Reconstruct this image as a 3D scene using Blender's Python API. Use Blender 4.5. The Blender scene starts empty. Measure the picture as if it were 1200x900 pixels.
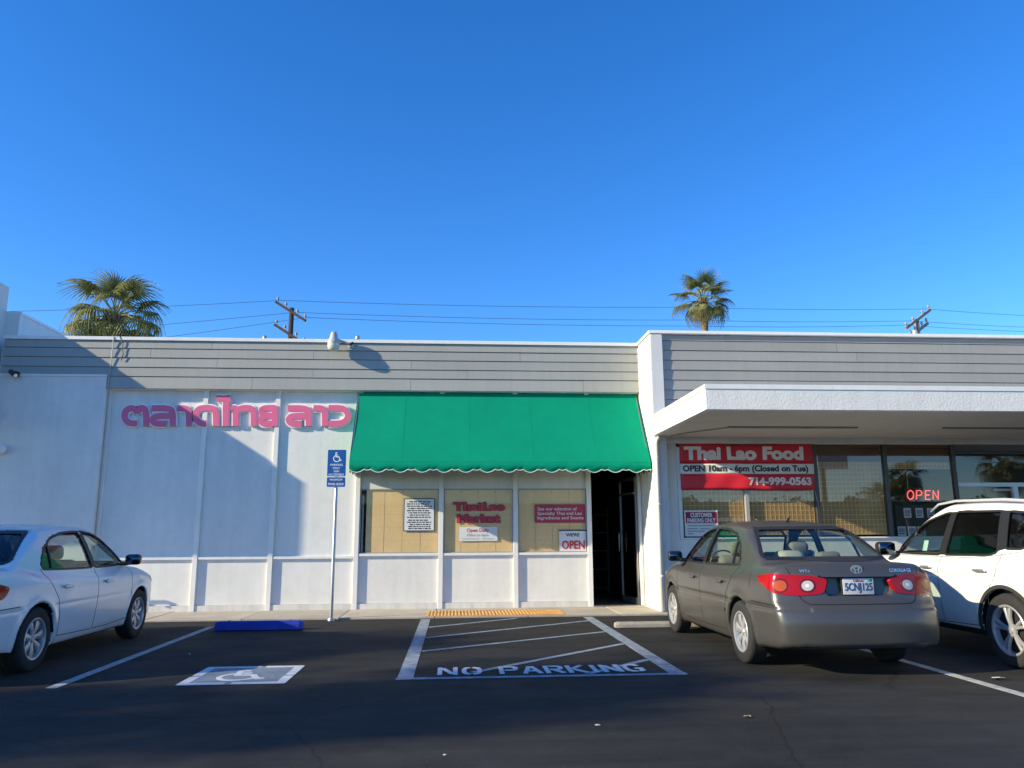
import bpy, bmesh, math, random
import numpy as np
from mathutils import Vector, Matrix
R = math.radians
random.seed(7)
scn = bpy.context.scene
COL = scn.collection

# ---------------------------------------------------------------- camera
PITCH, YAW, ROLL, FPX, EYE = 10.9, 4.17, -0.31, 910.0, 1.34
def _basis():
    p, y, r = R(PITCH), R(YAW), R(ROLL)
    f = Vector((math.sin(y)*math.cos(p), math.cos(y)*math.cos(p), math.sin(p)))
    rt = Vector((math.cos(y), -math.sin(y), 0)); up = rt.cross(f)
    return rt*math.cos(r)+up*math.sin(r), -rt*math.sin(r)+up*math.cos(r), f
CR, CU, CF = _basis()
CAM = Vector((0, -14.478, EYE))
def hit(px, py, axis, val):
    """point on the plane axis=val seen at pixel (px,py) of the 1200x900 photograph"""
    v = CR*((px-600)/FPX) - CU*((py-450)/FPX) + CF
    return CAM + v*((val-CAM[axis])/v[axis])
def WX(px, py, y=0.0): return hit(px, py, 1, y).x      # on a plane parallel to the shop fronts
def WZ(px, py, y=0.0): return hit(px, py, 1, y).z
def GP(px, py, z=0.0): return hit(px, py, 2, z)
cd = bpy.data.cameras.new('camera'); cam = bpy.data.objects.new('camera', cd); COL.objects.link(cam)
cd.sensor_width = 36; cd.lens = 36*FPX/1200; cd.clip_end = 3000; cd.clip_start = .05
m3 = Matrix((CR, CU, -CF)).transposed()
cam.matrix_world = Matrix.Translation(CAM) @ m3.to_4x4()
scn.camera = cam

# ---------------------------------------------------------------- sky, sun, exposure
SUN = Vector((3.3, 1.0, -1.40)).normalized()          # the way sunlight travels
sun_el = math.asin(-SUN.z); sun_az = math.atan2(-SUN.x, -SUN.y)   # from +Y towards +X
w = bpy.data.worlds.new('World'); scn.world = w; w.use_nodes = True
nt = w.node_tree; nt.nodes.clear()
sky = nt.nodes.new('ShaderNodeTexSky'); sky.sky_type = 'NISHITA'; sky.sun_disc = False
sky.sun_elevation = sun_el; sky.sun_rotation = sun_az % (2*math.pi)
sky.air_density = 0.9; sky.dust_density = 0.05; sky.ozone_density = 4.5; sky.altitude = 60
hs = nt.nodes.new('ShaderNodeHueSaturation'); hs.inputs['Saturation'].default_value = 1.235; hs.inputs['Hue'].default_value = .5085
bg = nt.nodes.new('ShaderNodeBackground'); bg.inputs['Strength'].default_value = 0.147
ow = nt.nodes.new('ShaderNodeOutputWorld')
nt.links.new(sky.outputs[0], hs.inputs['Color']); nt.links.new(hs.outputs[0], bg.inputs[0]); nt.links.new(bg.outputs[0], ow.inputs[0])
sd = bpy.data.lights.new('sun', 'SUN'); sd.energy = 4.1; sd.angle = R(0.53); sd.color = (1, .87, .58)
so = bpy.data.objects.new('sun', sd); COL.objects.link(so)
so.rotation_euler = SUN.to_track_quat('-Z', 'Y').to_euler(); so.location = (-30, -10, 30)
scn.view_settings.view_transform = 'Standard'; scn.view_settings.look = 'None'
scn.view_settings.exposure = 0.90; scn.view_settings.gamma = 1
scn.view_settings.use_curve_mapping = False

# ---------------------------------------------------------------- materials
MATS = {}
def M(name, rgb, rough=.6, metal=0., noise=None, bump=None, coat=0., spec=.5, emit=None, noise2=None, streak=None, rnd=0., stain=None):
    """procedural principled material; noise=(scale, amount), bump=(scale, strength), streak=vertical dirt streaks (scale, amount)"""
    if name in MATS: return MATS[name]
    m = bpy.data.materials.new(name); m.use_nodes = True; MATS[name] = m
    n = m.node_tree.nodes; l = m.node_tree.links; b = n['Principled BSDF']
    c = (*rgb, 1); b.inputs['Base Color'].default_value = c
    b.inputs['Roughness'].default_value = rough; b.inputs['Metallic'].default_value = metal
    b.inputs['Specular IOR Level'].default_value = spec
    b.inputs['Coat Weight'].default_value = coat; b.inputs['Coat Roughness'].default_value = .06
    if emit:
        b.inputs['Emission Color'].default_value = (*emit[0], 1); b.inputs['Emission Strength'].default_value = emit[1]
    tc = n.new('ShaderNodeTexCoord')
    col = None
    def layer(scale, amt, vec, detail=6):
        nonlocal col
        t = n.new('ShaderNodeTexNoise'); t.inputs['Scale'].default_value = scale; t.inputs['Detail'].default_value = detail
        t.inputs['Roughness'].default_value = .62; l.new(vec, t.inputs['Vector'])
        mr = n.new('ShaderNodeMapRange'); mr.inputs[1].default_value = .3; mr.inputs[2].default_value = .7
        mr.inputs[3].default_value = 1-amt; mr.inputs[4].default_value = 1+amt*.6
        l.new(t.outputs['Fac'], mr.inputs[0])
        mx = n.new('ShaderNodeMix'); mx.data_type = 'RGBA'; mx.blend_type = 'MULTIPLY'; mx.inputs[0].default_value = 1
        if col is None: mx.inputs[6].default_value = c
        else: l.new(col, mx.inputs[6])
        l.new(mr.outputs[0], mx.inputs[7]); col = mx.outputs[2]
        return t
    if noise: layer(noise[0], noise[1], tc.outputs['Object'])
    if noise2: layer(noise2[0], noise2[1], tc.outputs['Object'])
    if streak:
        mp = n.new('ShaderNodeMapping'); mp.inputs['Scale'].default_value = (1, 1, .06); l.new(tc.outputs['Object'], mp.inputs[0])
        layer(streak[0], streak[1], mp.outputs[0], 4)
    def times(sock):
        nonlocal col
        mx = n.new('ShaderNodeMix'); mx.data_type = 'RGBA'; mx.blend_type = 'MULTIPLY'; mx.inputs[0].default_value = 1
        if col is None: mx.inputs[6].default_value = c
        else: l.new(col, mx.inputs[6])
        l.new(sock, mx.inputs[7]); col = mx.outputs[2]
    if rnd:                                   # each board / slab / block a little lighter or darker
        oi = n.new('ShaderNodeObjectInfo'); mr = n.new('ShaderNodeMapRange'); mr.inputs[3].default_value = 1-rnd; mr.inputs[4].default_value = 1+rnd*.7
        l.new(oi.outputs['Random'], mr.inputs[0]); times(mr.outputs[0])
    if stain:                                 # scattered scuffs and patches: (scale, depth)
        mp = n.new('ShaderNodeMapping'); mp.inputs['Scale'].default_value = (1, 1, .55); l.new(tc.outputs['Object'], mp.inputs[0])
        t = n.new('ShaderNodeTexNoise'); t.inputs['Scale'].default_value = stain[0]; t.inputs['Detail'].default_value = 10; t.inputs['Roughness'].default_value = .75; l.new(mp.outputs[0], t.inputs['Vector'])
        mr = n.new('ShaderNodeMapRange'); mr.inputs[1].default_value = .60; mr.inputs[2].default_value = .72; mr.inputs[3].default_value = 1; mr.inputs[4].default_value = 1-stain[1]
        l.new(t.outputs['Fac'], mr.inputs[0]); times(mr.outputs[0])
    if col is not None: l.new(col, b.inputs['Base Color'])
    if bump:
        t = n.new('ShaderNodeTexNoise'); t.inputs['Scale'].default_value = bump[0]; t.inputs['Detail'].default_value = 5
        l.new(tc.outputs['Object'], t.inputs['Vector'])
        bp = n.new('ShaderNodeBump'); bp.inputs['Strength'].default_value = bump[1]; bp.inputs['Distance'].default_value = .01
        l.new(t.outputs['Fac'], bp.inputs['Height']); l.new(bp.outputs[0], b.inputs['Normal'])
    return m
def glass(name, tint=(.9, .95, .93), refl=1.0, rough=.0):
    """thin pane: fresnel reflection over a tinted transparent layer"""
    if name in MATS: return MATS[name]
    m = bpy.data.materials.new(name); m.use_nodes = True; MATS[name] = m
    n = m.node_tree.nodes; l = m.node_tree.links; n.remove(n['Principled BSDF'])
    ge = n.new('ShaderNodeNewGeometry'); dt = n.new('ShaderNodeVectorMath'); dt.operation = 'DOT_PRODUCT'
    l.new(ge.outputs['Normal'], dt.inputs[0]); l.new(ge.outputs['Incoming'], dt.inputs[1])
    def mt(op, a, b=None):
        x = n.new('ShaderNodeMath'); x.operation = op
        for i, q in enumerate((a, b)):
            if q is None: continue
            if isinstance(q, (int, float)): x.inputs[i].default_value = q
            else: l.new(q, x.inputs[i])
        return x.outputs[0]
    c1 = mt('SUBTRACT', 1., mt('ABSOLUTE', dt.outputs['Value'])); sch = mt('ADD', mt('MULTIPLY', mt('POWER', c1, 5.), .96), .042)   # Schlick, same from both faces
    mu = n.new('ShaderNodeMath'); mu.operation = 'MULTIPLY'; mu.inputs[1].default_value = refl; mu.use_clamp = True
    t = n.new('ShaderNodeBsdfTransparent'); t.inputs[0].default_value = (*tint, 1)
    g = n.new('ShaderNodeBsdfGlossy'); g.inputs['Roughness'].default_value = rough; g.inputs[0].default_value = (1, 1, 1, 1)
    mx = n.new('ShaderNodeMixShader')
    l.new(sch, mu.inputs[0]); l.new(mu.outputs[0], mx.inputs[0]); l.new(t.outputs[0], mx.inputs[1]); l.new(g.outputs[0], mx.inputs[2])
    l.new(mx.outputs[0], n['Material Output'].inputs[0])
    return m

# ---------------------------------------------------------------- object helpers
def tag(o, label=None, cat=None, group=None, kind=None):
    if label: o['label'] = label
    if cat: o['category'] = cat
    if group: o['group'] = group
    if kind: o['kind'] = kind
    return o
def thing(name, label, cat, loc=(0, 0, 0), rz=0., group=None):
    o = bpy.data.objects.new(name, None); COL.objects.link(o); o.empty_display_size = .2
    o.location = loc; o.rotation_euler = (0, 0, rz)
    return tag(o, label, cat, group)
class MB:
    """collects verts and faces; build() links them as one mesh object"""
    def __init__(s): s.v = []; s.f = []
    def add(s, v, f):
        k = len(s.v); s.v += [tuple(p) for p in v]; s.f += [tuple(i+k for i in q) for q in f]; return s
    def box(s, x0, x1, y0, y1, z0, z1):
        v = [(x, y, z) for z in (z0, z1) for y in (y0, y1) for x in (x0, x1)]
        return s.add(v, [(0,2,3,1),(4,5,7,6),(0,1,5,4),(2,6,7,3),(0,4,6,2),(1,3,7,5)])
    def prism(s, poly, axis, a, b):
        """2D polygon (counter-clockwise) extruded along axis from a to b"""
        n = len(poly)
        def P(p, t):
            return {'x': (t, p[0], p[1]), 'y': (p[0], t, p[1]), 'z': (p[0], p[1], t)}[axis]
        v = [P(p, a) for p in poly]+[P(p, b) for p in poly]
        f = [tuple(range(n))[::-1], tuple(range(n, 2*n))]+[(i, (i+1) % n, n+(i+1) % n, n+i) for i in range(n)]
        return s.add(v, f)
    def tube(s, pts, r, n=8, cap=True):
        pts = [Vector(p) for p in pts]; rs = r if isinstance(r, (list, tuple)) else [r]*len(pts)
        v = []; f = []
        prev = None
        for i, p in enumerate(pts):
            d = (pts[min(i+1, len(pts)-1)]-pts[max(i-1, 0)]).normalized()
            if prev is None:
                a = d.orthogonal().normalized()
            else:
                a = (prev - d*prev.dot(d)).normalized()
            prev = a; b = d.cross(a)
            v += [p+(a*math.cos(2*math.pi*k/n)+b*math.sin(2*math.pi*k/n))*rs[i] for k in range(n)]
        for i in range(len(pts)-1):
            f += [(i*n+k, i*n+(k+1) % n, (i+1)*n+(k+1) % n, (i+1)*n+k) for k in range(n)]
        if cap: f += [tuple(range(n))[::-1], tuple(range((len(pts)-1)*n, len(pts)*n))]
        return s.add(v, f)
    def lathe(s, prof, c, axis='z', n=24, a0=0., a1=2*math.pi):
        """profile [(radius, height)] turned round an axis through c"""
        v = []; f = []; full = abs(a1-a0-2*math.pi) < 1e-6; cnt = n if full else n+1
        for k in range(cnt):
            t = a0+(a1-a0)*k/n; cs, sn = math.cos(t), math.sin(t)
            for r, h in prof:
                o = {'z': (r*cs, r*sn, h), 'y': (r*cs, h, r*sn), 'x': (h, r*cs, r*sn)}[axis]
                v.append((c[0]+o[0], c[1]+o[1], c[2]+o[2]))
        m = len(prof)
        for k in range(n):
            k2 = (k+1) % cnt
            f += [(k*m+j, k2*m+j, k2*m+j+1, k*m+j+1) for j in range(m-1)]
        return s.add(v, f)
    def build(s, name, mat, parent=None, smooth=False, bevel=0., fix=True):
        me = bpy.data.meshes.new(name); me.from_pydata(s.v, [], s.f)
        if fix:
            bm = bmesh.new(); bm.from_mesh(me); bmesh.ops.recalc_face_normals(bm, faces=bm.faces); bm.to_mesh(me); bm.free()
        o = bpy.data.objects.new(name, me); COL.objects.link(o)
        if mat: me.materials.append(mat)
        if smooth is True: me.polygons.foreach_set('use_smooth', [True]*len(me.polygons))
        elif smooth:
            me.polygons.foreach_set('use_smooth', [True]*len(me.polygons)); me.set_sharp_from_angle(angle=R(smooth))
        if bevel:
            md = o.modifiers.new('bevel', 'BEVEL'); md.width = bevel; md.segments = 2; md.limit_method = 'ANGLE'; md.angle_limit = R(40)
        if parent: o.parent = parent
        return o
def box(name, mat, parent, x0, x1, y0, y1, z0, z1, bevel=0.):
    return MB().box(min(x0,x1), max(x0,x1), min(y0,y1), max(y0,y1), min(z0,z1), max(z0,z1)).build(name, mat, parent, bevel=bevel)
def struct(o): o['kind'] = 'structure'; return o
def share(o, parent=None, loc=None, rot=None):
    c = o.copy(); COL.objects.link(c)
    if parent: c.parent = parent
    if loc: c.location = loc
    if rot: c.rotation_euler = rot
    return c
def copy_tree(o, parent=None):
    c = o.copy(); COL.objects.link(c); c.parent = parent
    for ch in list(o.children): copy_tree(ch, c)
    return c
def text(name, body, mat, parent, loc, height, rot=(R(90), 0, 0), bold=0., extrude=.002, width=None, align='CENTER', space=1.0):
    """flat lettering as a mesh; height = capital height, width = fitted overall width"""
    cu = bpy.data.curves.new(name, 'FONT'); cu.body = body; cu.size = height/.70; cu.align_x = align; cu.align_y = 'CENTER'
    cu.offset = bold*height; cu.extrude = extrude; cu.resolution_u = 3; cu.space_character = space
    o = bpy.data.objects.new(name, cu); COL.objects.link(o)
    dg = bpy.context.evaluated_depsgraph_get(); dg.update()
    me = bpy.data.meshes.new_from_object(o.evaluated_get(dg)); bpy.data.objects.remove(o); bpy.data.curves.remove(cu)
    me.name = name
    if width and len(me.vertices):
        xs = [v.co.x for v in me.vertices]; s = width/(max(xs)-min(xs)); c = (max(xs)+min(xs))/2 if align == 'CENTER' else 0
        for v in me.vertices: v.co.x = (v.co.x-c)*s
    me.materials.clear(); me.materials.append(mat)
    o = bpy.data.objects.new(name, me); COL.objects.link(o); o.location = loc; o.rotation_euler = rot
    if parent: o.parent = parent
    return o
def stroke(mb, pts, wd, mapf, d0, d1, closed=False):
    """thick polyline in a 2D plane, mitred; mapf(u,v,d) -> 3D; solid between depths d0 and d1"""
    p = [Vector(q) for q in pts]; n = len(p); L = []; Rr = []
    for i in range(n):
        if closed: a, b = p[i-1], p[(i+1) % n]
        else: a, b = p[max(i-1, 0)], p[min(i+1, n-1)]
        d1_ = (p[i]-a); d2_ = (b-p[i])
        if d1_.length < 1e-9: d1_ = d2_
        if d2_.length < 1e-9: d2_ = d1_
        d1_.normalize(); d2_.normalize()
        n1 = Vector((-d1_.y, d1_.x)); n2 = Vector((-d2_.y, d2_.x)); mt = n1+n2
        mt = n1.copy() if mt.length < .3 else mt.normalized()
        k = min(1/max(mt.dot(n1), .35), 1.9)
        L.append(p[i]+mt*(wd/2*k)); Rr.append(p[i]-mt*(wd/2*k))
    v = []; f = []
    for i in range(n):
        v += [mapf(L[i].x, L[i].y, d0), mapf(Rr[i].x, Rr[i].y, d0), mapf(Rr[i].x, Rr[i].y, d1), mapf(L[i].x, L[i].y, d1)]
    m = n if closed else n-1
    for i in range(m):
        a, b = 4*i, 4*((i+1) % n)
        f += [(a+j, b+j, b+(j+1) % 4, a+(j+1) % 4) for j in range(4)]
    if not closed: f += [(0, 1, 2, 3), (4*n-4, 4*n-1, 4*n-2, 4*n-3)]
    mb.add(v, f)
def arc(cx, cy, rx, ry, a0, a1, n=10):
    return [(cx+rx*math.cos(R(a0+(a1-a0)*i/n)), cy+ry*math.sin(R(a0+(a1-a0)*i/n))) for i in range(n+1)]
# ================================================================ car body library (implicit surface -> mesh)
def curve(xs, ys):
    """smooth monotone curve through control points, returned as a fast lookup"""
    xs = np.array(xs, float); ys = np.array(ys, float); d = np.diff(ys)/np.diff(xs)
    m = np.zeros_like(xs); m[0] = d[0]; m[-1] = d[-1]
    for i in range(1, len(xs)-1):
        m[i] = 0 if d[i-1]*d[i] <= 0 else 2*d[i-1]*d[i]/(d[i-1]+d[i])
    X = np.linspace(xs[0], xs[-1], 600); i = np.clip(np.searchsorted(xs, X)-1, 0, len(xs)-2); h = xs[i+1]-xs[i]; t = (X-xs[i])/h
    Y = (2*t**3-3*t**2+1)*ys[i]+(t**3-2*t**2+t)*h*m[i]+(-2*t**3+3*t**2)*ys[i+1]+(t**3-t**2)*h*m[i+1]
    return lambda q: np.interp(q, X, Y)
def smax(a, b, k):
    h = np.maximum(k-np.abs(a-b), 0)/k
    return np.maximum(a, b)+h*h*k*.25
def smin(a, b, k): return -smax(-a, -b, k)
def polysdf(u, v, poly):
    d = np.full(np.shape(u), 1e9); s = np.ones(np.shape(u)); n = len(poly)
    for i in range(n):
        ax, ay = poly[i]; bx, by = poly[i-1]; ex, ey = bx-ax, by-ay; wx, wy = u-ax, v-ay
        t = np.clip((wx*ex+wy*ey)/(ex*ex+ey*ey), 0, 1); dx, dy = wx-ex*t, wy-ey*t
        d = np.minimum(d, dx*dx+dy*dy)
        c1 = v >= ay; c2 = v < by; c3 = ex*wy > ey*wx
        fl = (c1 & c2 & c3) | (~c1 & ~c2 & ~c3); s = np.where(fl, -s, s)
    return s*np.sqrt(d)
def rounded(poly, r, n=5):
    out = []; P = [Vector(p) for p in poly]; k = len(P)
    for i in range(k):
        a, b, c = P[i-1], P[i], P[(i+1) % k]; rr = min(r, (a-b).length*.45, (c-b).length*.45)
        p0 = b+(a-b).normalized()*rr; p1 = b+(c-b).normalized()*rr
        for j in range(n+1):
            t = j/n; q = p0*(1-t)**2+b*2*t*(1-t)+p1*t*t; out.append((q.x, q.y))
    return out
def resample(poly, n):
    P = np.array(poly+[poly[0]]); s = np.r_[0, np.cumsum(np.linalg.norm(np.diff(P, axis=0), axis=1))]
    q = np.linspace(0, s[-1], n, endpoint=False)
    return np.c_[np.interp(q, s, P[:, 0]), np.interp(q, s, P[:, 1])]
def surface_net(f, lo, hi, h):
    ax = [np.arange(lo[i], hi[i]+h, h) for i in range(3)]
    X, Y, Z = np.meshgrid(*ax, indexing='ij'); st = 4; sub = tuple(slice(2, None, st) for _ in range(3))
    Vc = f(X[sub], Y[sub], Z[sub])                       # coarse pass finds the blocks near the surface
    ix = [np.clip(np.arange(len(a))//st, 0, Vc.shape[i]-1) for i, a in enumerate(ax)]
    V = Vc[np.ix_(*ix)].copy(); near = np.abs(V) < h*6.5; V[near] = f(X[near], Y[near], Z[near])
    V = np.where(np.abs(V) < 1e-9, 1e-9, V); I = V < 0
    nx, ny, nz = V.shape; S = np.zeros((nx-1, ny-1, nz-1, 3)); C = np.zeros((nx-1, ny-1, nz-1))
    G = (X, Y, Z); ed = []
    for a in range(3):
        s0 = [slice(None)]*3; s1 = [slice(None)]*3; s0[a] = slice(0, -1); s1[a] = slice(1, None); s0, s1 = tuple(s0), tuple(s1)
        e = I[s0] != I[s1]; idx = np.argwhere(e); v0 = V[s0][e]; v1 = V[s1][e]; t = v0/(v0-v1)
        P = np.stack([g[s0][e] for g in G], 1); P[:, a] += t*h
        b, c = [q for q in range(3) if q != a]
        for db in (0, -1):
            for dc in (0, -1):
                q = idx.copy(); q[:, b] += db; q[:, c] += dc
                ok = (q >= 0).all(1) & (q[:, 0] < nx-1) & (q[:, 1] < ny-1) & (q[:, 2] < nz-1)
                k = tuple(q[ok].T); np.add.at(S, k, P[ok]); np.add.at(C, k, 1)
        ed.append((idx, I[s0][e], b, c))
    act = C > 0; num = -np.ones(C.shape, int); num[act] = np.arange(act.sum()); W = S[act]/C[act][:, None]
    F = []
    for a, (idx, ins, b, c) in enumerate(ed):
        q = []
        for db, dc in ((-1, -1), (0, -1), (0, 0), (-1, 0)):
            k = idx.copy(); k[:, b] += db; k[:, c] += dc; q.append(k)
        ok = np.ones(len(idx), bool)
        for k in q: ok &= (k >= 0).all(1) & (k[:, 0] < nx-1) & (k[:, 1] < ny-1) & (k[:, 2] < nz-1)
        fc = np.stack([num[tuple(k[ok].T)] for k in q], 1); flip = ins[ok] ^ (a == 1)
        F.append(np.where(flip[:, None], fc, fc[:, ::-1]))
    F = np.concatenate(F)
    def grad(P, e=.004):
        g = np.zeros_like(P)
        for i in range(3):
            d = np.zeros(3); d[i] = e; g[:, i] = (f(*(P+d).T)-f(*(P-d).T))/(2*e)
        return g
    for _ in range(3):
        g = grad(W); v = f(*W.T); st = (v/np.maximum((g*g).sum(1), .05))[:, None]*g
        ln = np.linalg.norm(st, axis=1, keepdims=True); W = W-st*np.minimum(1, h*.4/np.maximum(ln, 1e-9))
    g = grad(W, .006); N = g/np.maximum(np.linalg.norm(g, axis=1, keepdims=True), 1e-6)
    return W, F, N
def np_mesh(name, W, F, N, mats, parent, mid=None):
    used = np.unique(F); mp = -np.ones(len(W), int); mp[used] = np.arange(len(used))
    me = bpy.data.meshes.new(name); me.from_pydata(W[used].tolist(), [], mp[F].tolist())
    for m in mats: me.materials.append(m)
    if mid is not None: me.polygons.foreach_set('material_index', mid.astype(np.int32))
    me.polygons.foreach_set('use_smooth', [True]*len(me.polygons))
    me.normals_split_custom_set_from_vertices(N[used].tolist())
    o = bpy.data.objects.new(name, me); COL.objects.link(o); o.parent = parent
    return o
class Car:
    def __init__(s, sp):
        s.sp = sp; wb = sp['wb']; s.wb = wb; s.axles = sp.get('axles', (wb/2, -wb/2))
        s.T = curve(*sp['top']); s.Wc = curve(*sp['width']); s.pl = curve(*sp['plan']); s.Fz = curve(*sp['front']); s.Rz = curve(*sp['rear'])
        s.GW = curve(*sp['gwidth']); s.gpl = curve(*sp['gplan']); s.WS = curve(*sp['ws']); s.RW = curve(*sp['rwin']); s.RT = curve(*sp['roof']); s.ZB = curve(*sp['bottom'])
    def outer(s, x, y, z):
        sp = s.sp; ay = np.abs(y); hw = sp['hw']; r = ay/hw; pl = s.pl(x)
        L = smax(ay-s.Wc(z)*pl, (z-(s.T(x)-sp['crown']*r**2.2)), .09)
        L = smax(L, (x-(s.Fz(z)-sp['fc']*r**2.6))*.9, .10); L = smax(L, ((s.Rz(z)+sp['rc']*r**2.8)-x)*.95, .07)
        L = smax(L, s.ZB(x)-z, .06)
        # a soft crease along the flank and a bulge round each wheel arch
        for xa in s.axles:
            q = np.hypot(x-xa, z-sp['rw']); L = L-.014*np.exp(-((q-sp['ra']-.02)/.05)**2)*(ay > .4)
        L = L+.010*np.exp(-((z-sp.get('crease', .62))/.02)**2)*(ay > .5)*sp.get('creaseamt', 1)
        G = smax((ay-s.GW(z)*s.gpl(x))*.95, z-(s.RT(x)-sp['rcrown']*(ay/.6)**2.4), .09)
        G = smax(G, (x-(s.WS(z)-sp['wsc']*(ay/.7)**2.2))*sp.get('wsk', .52), .05)
        G = smax(G, ((s.RW(z)+sp['rwc']*(ay/.7)**2.4)-x)*sp.get('rwk', .5), .05); G = smax(G, .75-z, .05)
        return smin(L, G, .045)
    def full(s, x, y, z):
        sp = s.sp; o = s.outer(x, y, z); ay = np.abs(y); f = o
        for xa in s.axles:
            f = smax(f, -np.maximum(np.hypot(x-xa, z-sp['rw'])-sp['ra'], .5-ay), .012)
        fl = np.where(x < sp['shelf'][0], sp['shelf'][1], .33); fl = np.where(x > sp['dash'][0], sp['dash'][1], fl)
        cav = np.maximum(np.maximum(o+.05, fl-z), np.maximum(x-sp['cav'][1], sp['cav'][0]-x))
        cut = np.maximum(cav, -10.)
        for w in sp['side_windows']: cut = np.minimum(cut, np.maximum(polysdf(x, z, w), .3-ay))
        cut = np.minimum(cut, np.maximum(polysdf(ay, z, sp['ws_poly']), np.maximum(.0-x, -(o+.3))))
        cut = np.minimum(cut, np.maximum(polysdf(ay, z, sp['rw_poly']), x-sp['rw_x']))
        f = np.maximum(f, -cut)
        if 'recess' in sp:
            f = smax(f, -np.maximum(polysdf(ay, z, sp['recess']), x-(s.Rz(z)+.06)), .008)
        return f
    def shoot(s, O, D, off=0., span=1.6):
        """first point along rays O+tD where outer = off"""
        O = np.asarray(O, float); D = np.broadcast_to(np.asarray(D, float), O.shape); D = D/np.linalg.norm(D, axis=1, keepdims=True)
        t = np.zeros(len(O)); done = np.zeros(len(O), bool); lo = np.zeros(len(O)); hi = np.full(len(O), span)
        prev = np.zeros(len(O))
        for tt in np.linspace(0, span, 160):
            v = s.outer(*(O+D*tt).T)-off; hitn = (v < 0) & ~done; hi = np.where(hitn, tt, hi); lo = np.where(hitn, prev, lo); done |= v < 0
            prev = np.where(done, prev, tt)
        for _ in range(20):
            md = (lo+hi)/2; v = s.outer(*(O+D*md[:, None]).T)-off; lo = np.where(v > 0, md, lo); hi = np.where(v > 0, hi, md)
        return O+D*hi[:, None]
    def frame(s, view, side=1):
        """(u,v) plane and inward direction for a view: side / rear / front / corner"""
        if view == 'side': return (lambda a, b: np.c_[a, np.full(len(a), 1.4*side), b]), (0, -side, 0)
        if view == 'rear': return (lambda a, b: np.c_[np.full(len(a), -3.2), a*side, b]), (1, 0, 0)
        if view == 'front': return (lambda a, b: np.c_[np.full(len(a), 3.2), a*side, b]), (-1, 0, 0)
        if view == 'top': return (lambda a, b: np.c_[a, b*side, np.full(len(a), 2.4)]), (0, 0, -1)
        if view in ('rearcorner', 'frontcorner'):      # looking in diagonally; u runs round the corner, towards the flank
            q = -1 if view == 'rearcorner' else 1; c = math.sqrt(.5)
            cx, cy = q*s.sp['corner'][0 if q < 0 else 1], s.sp['corner'][2]
            return (lambda a, b: np.c_[cx+q*.8*c-q*a*c, side*(cy+.8*c+a*c), b]), (-q*c, -side*c, 0)
    def patch(s, name, poly, view, mat, parent, side=1, off=.004, thick=.02, n=56, rings=6):
        fr, D = s.frame(view, side); B = resample(list(poly), n); c = B.mean(0)
        U = [c+(B-c)*(1-i/rings) for i in range(rings)]; U = np.concatenate(U+[c[None]])
        P = s.shoot(fr(U[:, 0], U[:, 1]), D, off, 2.6); Dn = np.array(D, float)/np.linalg.norm(D)
        k = len(P); sk = P[:n]+Dn*thick; W = np.concatenate([P, sk]); F = []
        for i in range(rings-1):
            F += [(i*n+j, i*n+(j+1) % n, (i+1)*n+(j+1) % n, (i+1)*n+j) for j in range(n)]
        i = rings-1; F += [(i*n+j, i*n+(j+1) % n, k-1) for j in range(n)]
        F += [(j, k+j, k+(j+1) % n, (j+1) % n) for j in range(n)]
        mb = MB(); mb.v = [tuple(q) for q in W]; mb.f = F
        return mb.build(name, mat, parent, smooth=50)
    def ribbon(s, name, pts, view, mat, parent, side=1, wd=.007, off=.0012, closed=False, thick=.004, seg=.03):
        fr, D = s.frame(view, side); P = np.array(pts+([pts[0]] if closed else []), float)
        l = np.r_[0, np.cumsum(np.linalg.norm(np.diff(P, axis=0), axis=1))]; q = np.linspace(0, l[-1], max(int(l[-1]/seg), 2)+1)
        Q = np.c_[np.interp(q, l, P[:, 0]), np.interp(q, l, P[:, 1])]; d = np.gradient(Q, axis=0); d /= np.maximum(np.linalg.norm(d, axis=1, keepdims=True), 1e-9)
        nn = np.c_[-d[:, 1], d[:, 0]]; A = Q+nn*wd/2; B = Q-nn*wd/2; Dn = np.array(D, float)/np.linalg.norm(D)
        PA = s.shoot(fr(*A.T), D, off, 2.6); PB = s.shoot(fr(*B.T), D, off, 2.6); m = len(Q)
        W = np.concatenate([PA, PB, PA+Dn*thick, PB+Dn*thick]); F = []
        for i in range(m-1):
            F += [(i, i+1, m+i+1, m+i), (i, 2*m+i, 2*m+i+1, i+1), (m+i, m+i+1, 3*m+i+1, 3*m+i)]
        mb = MB(); mb.v = [tuple(p) for p in W]; mb.f = F
        return mb.build(name, mat, parent)
    def body(s, parent, paint, dark, trim, h):
        sp = s.sp; L = sp['len']
        W, F, N = surface_net(s.full, (L[0]-.06, -sp['hw']-.08, .10), (L[1]+.06, sp['hw']+.08, sp['height']+.06), h)
        C = W[F].mean(1); o = s.outer(*C.T); inner = o < -.016
        mid = np.zeros(len(F), int)
        arch = np.zeros(len(F), bool)
        for xa in s.axles: arch |= (np.hypot(C[:, 0]-xa, C[:, 2]-sp['rw']) < sp['ra']+.03)
        mid[inner] = 2; mid[inner & arch] = 1; mid[(C[:, 2] < s.ZB(C[:, 0])+.025)] = 1
        if 'clad' in sp: mid[(~inner) & (C[:, 2] < sp['clad'])] = 1
        rec = (C[:, 0] < 0) & inner & (C[:, 2] < .97) & (C[:, 0] < L[0]+.2); mid[rec] = 0
        own = np.zeros(len(F), int)
        for i, (nm, poly, sd) in enumerate(sp['doors']):
            own[(polysdf(C[:, 0], C[:, 2], poly) < 0) & (np.sign(C[:, 1]) == sd) & (np.abs(C[:, 1]) > .42) & (mid < 1)] = i+1
        nd = len(sp['doors'])
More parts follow.
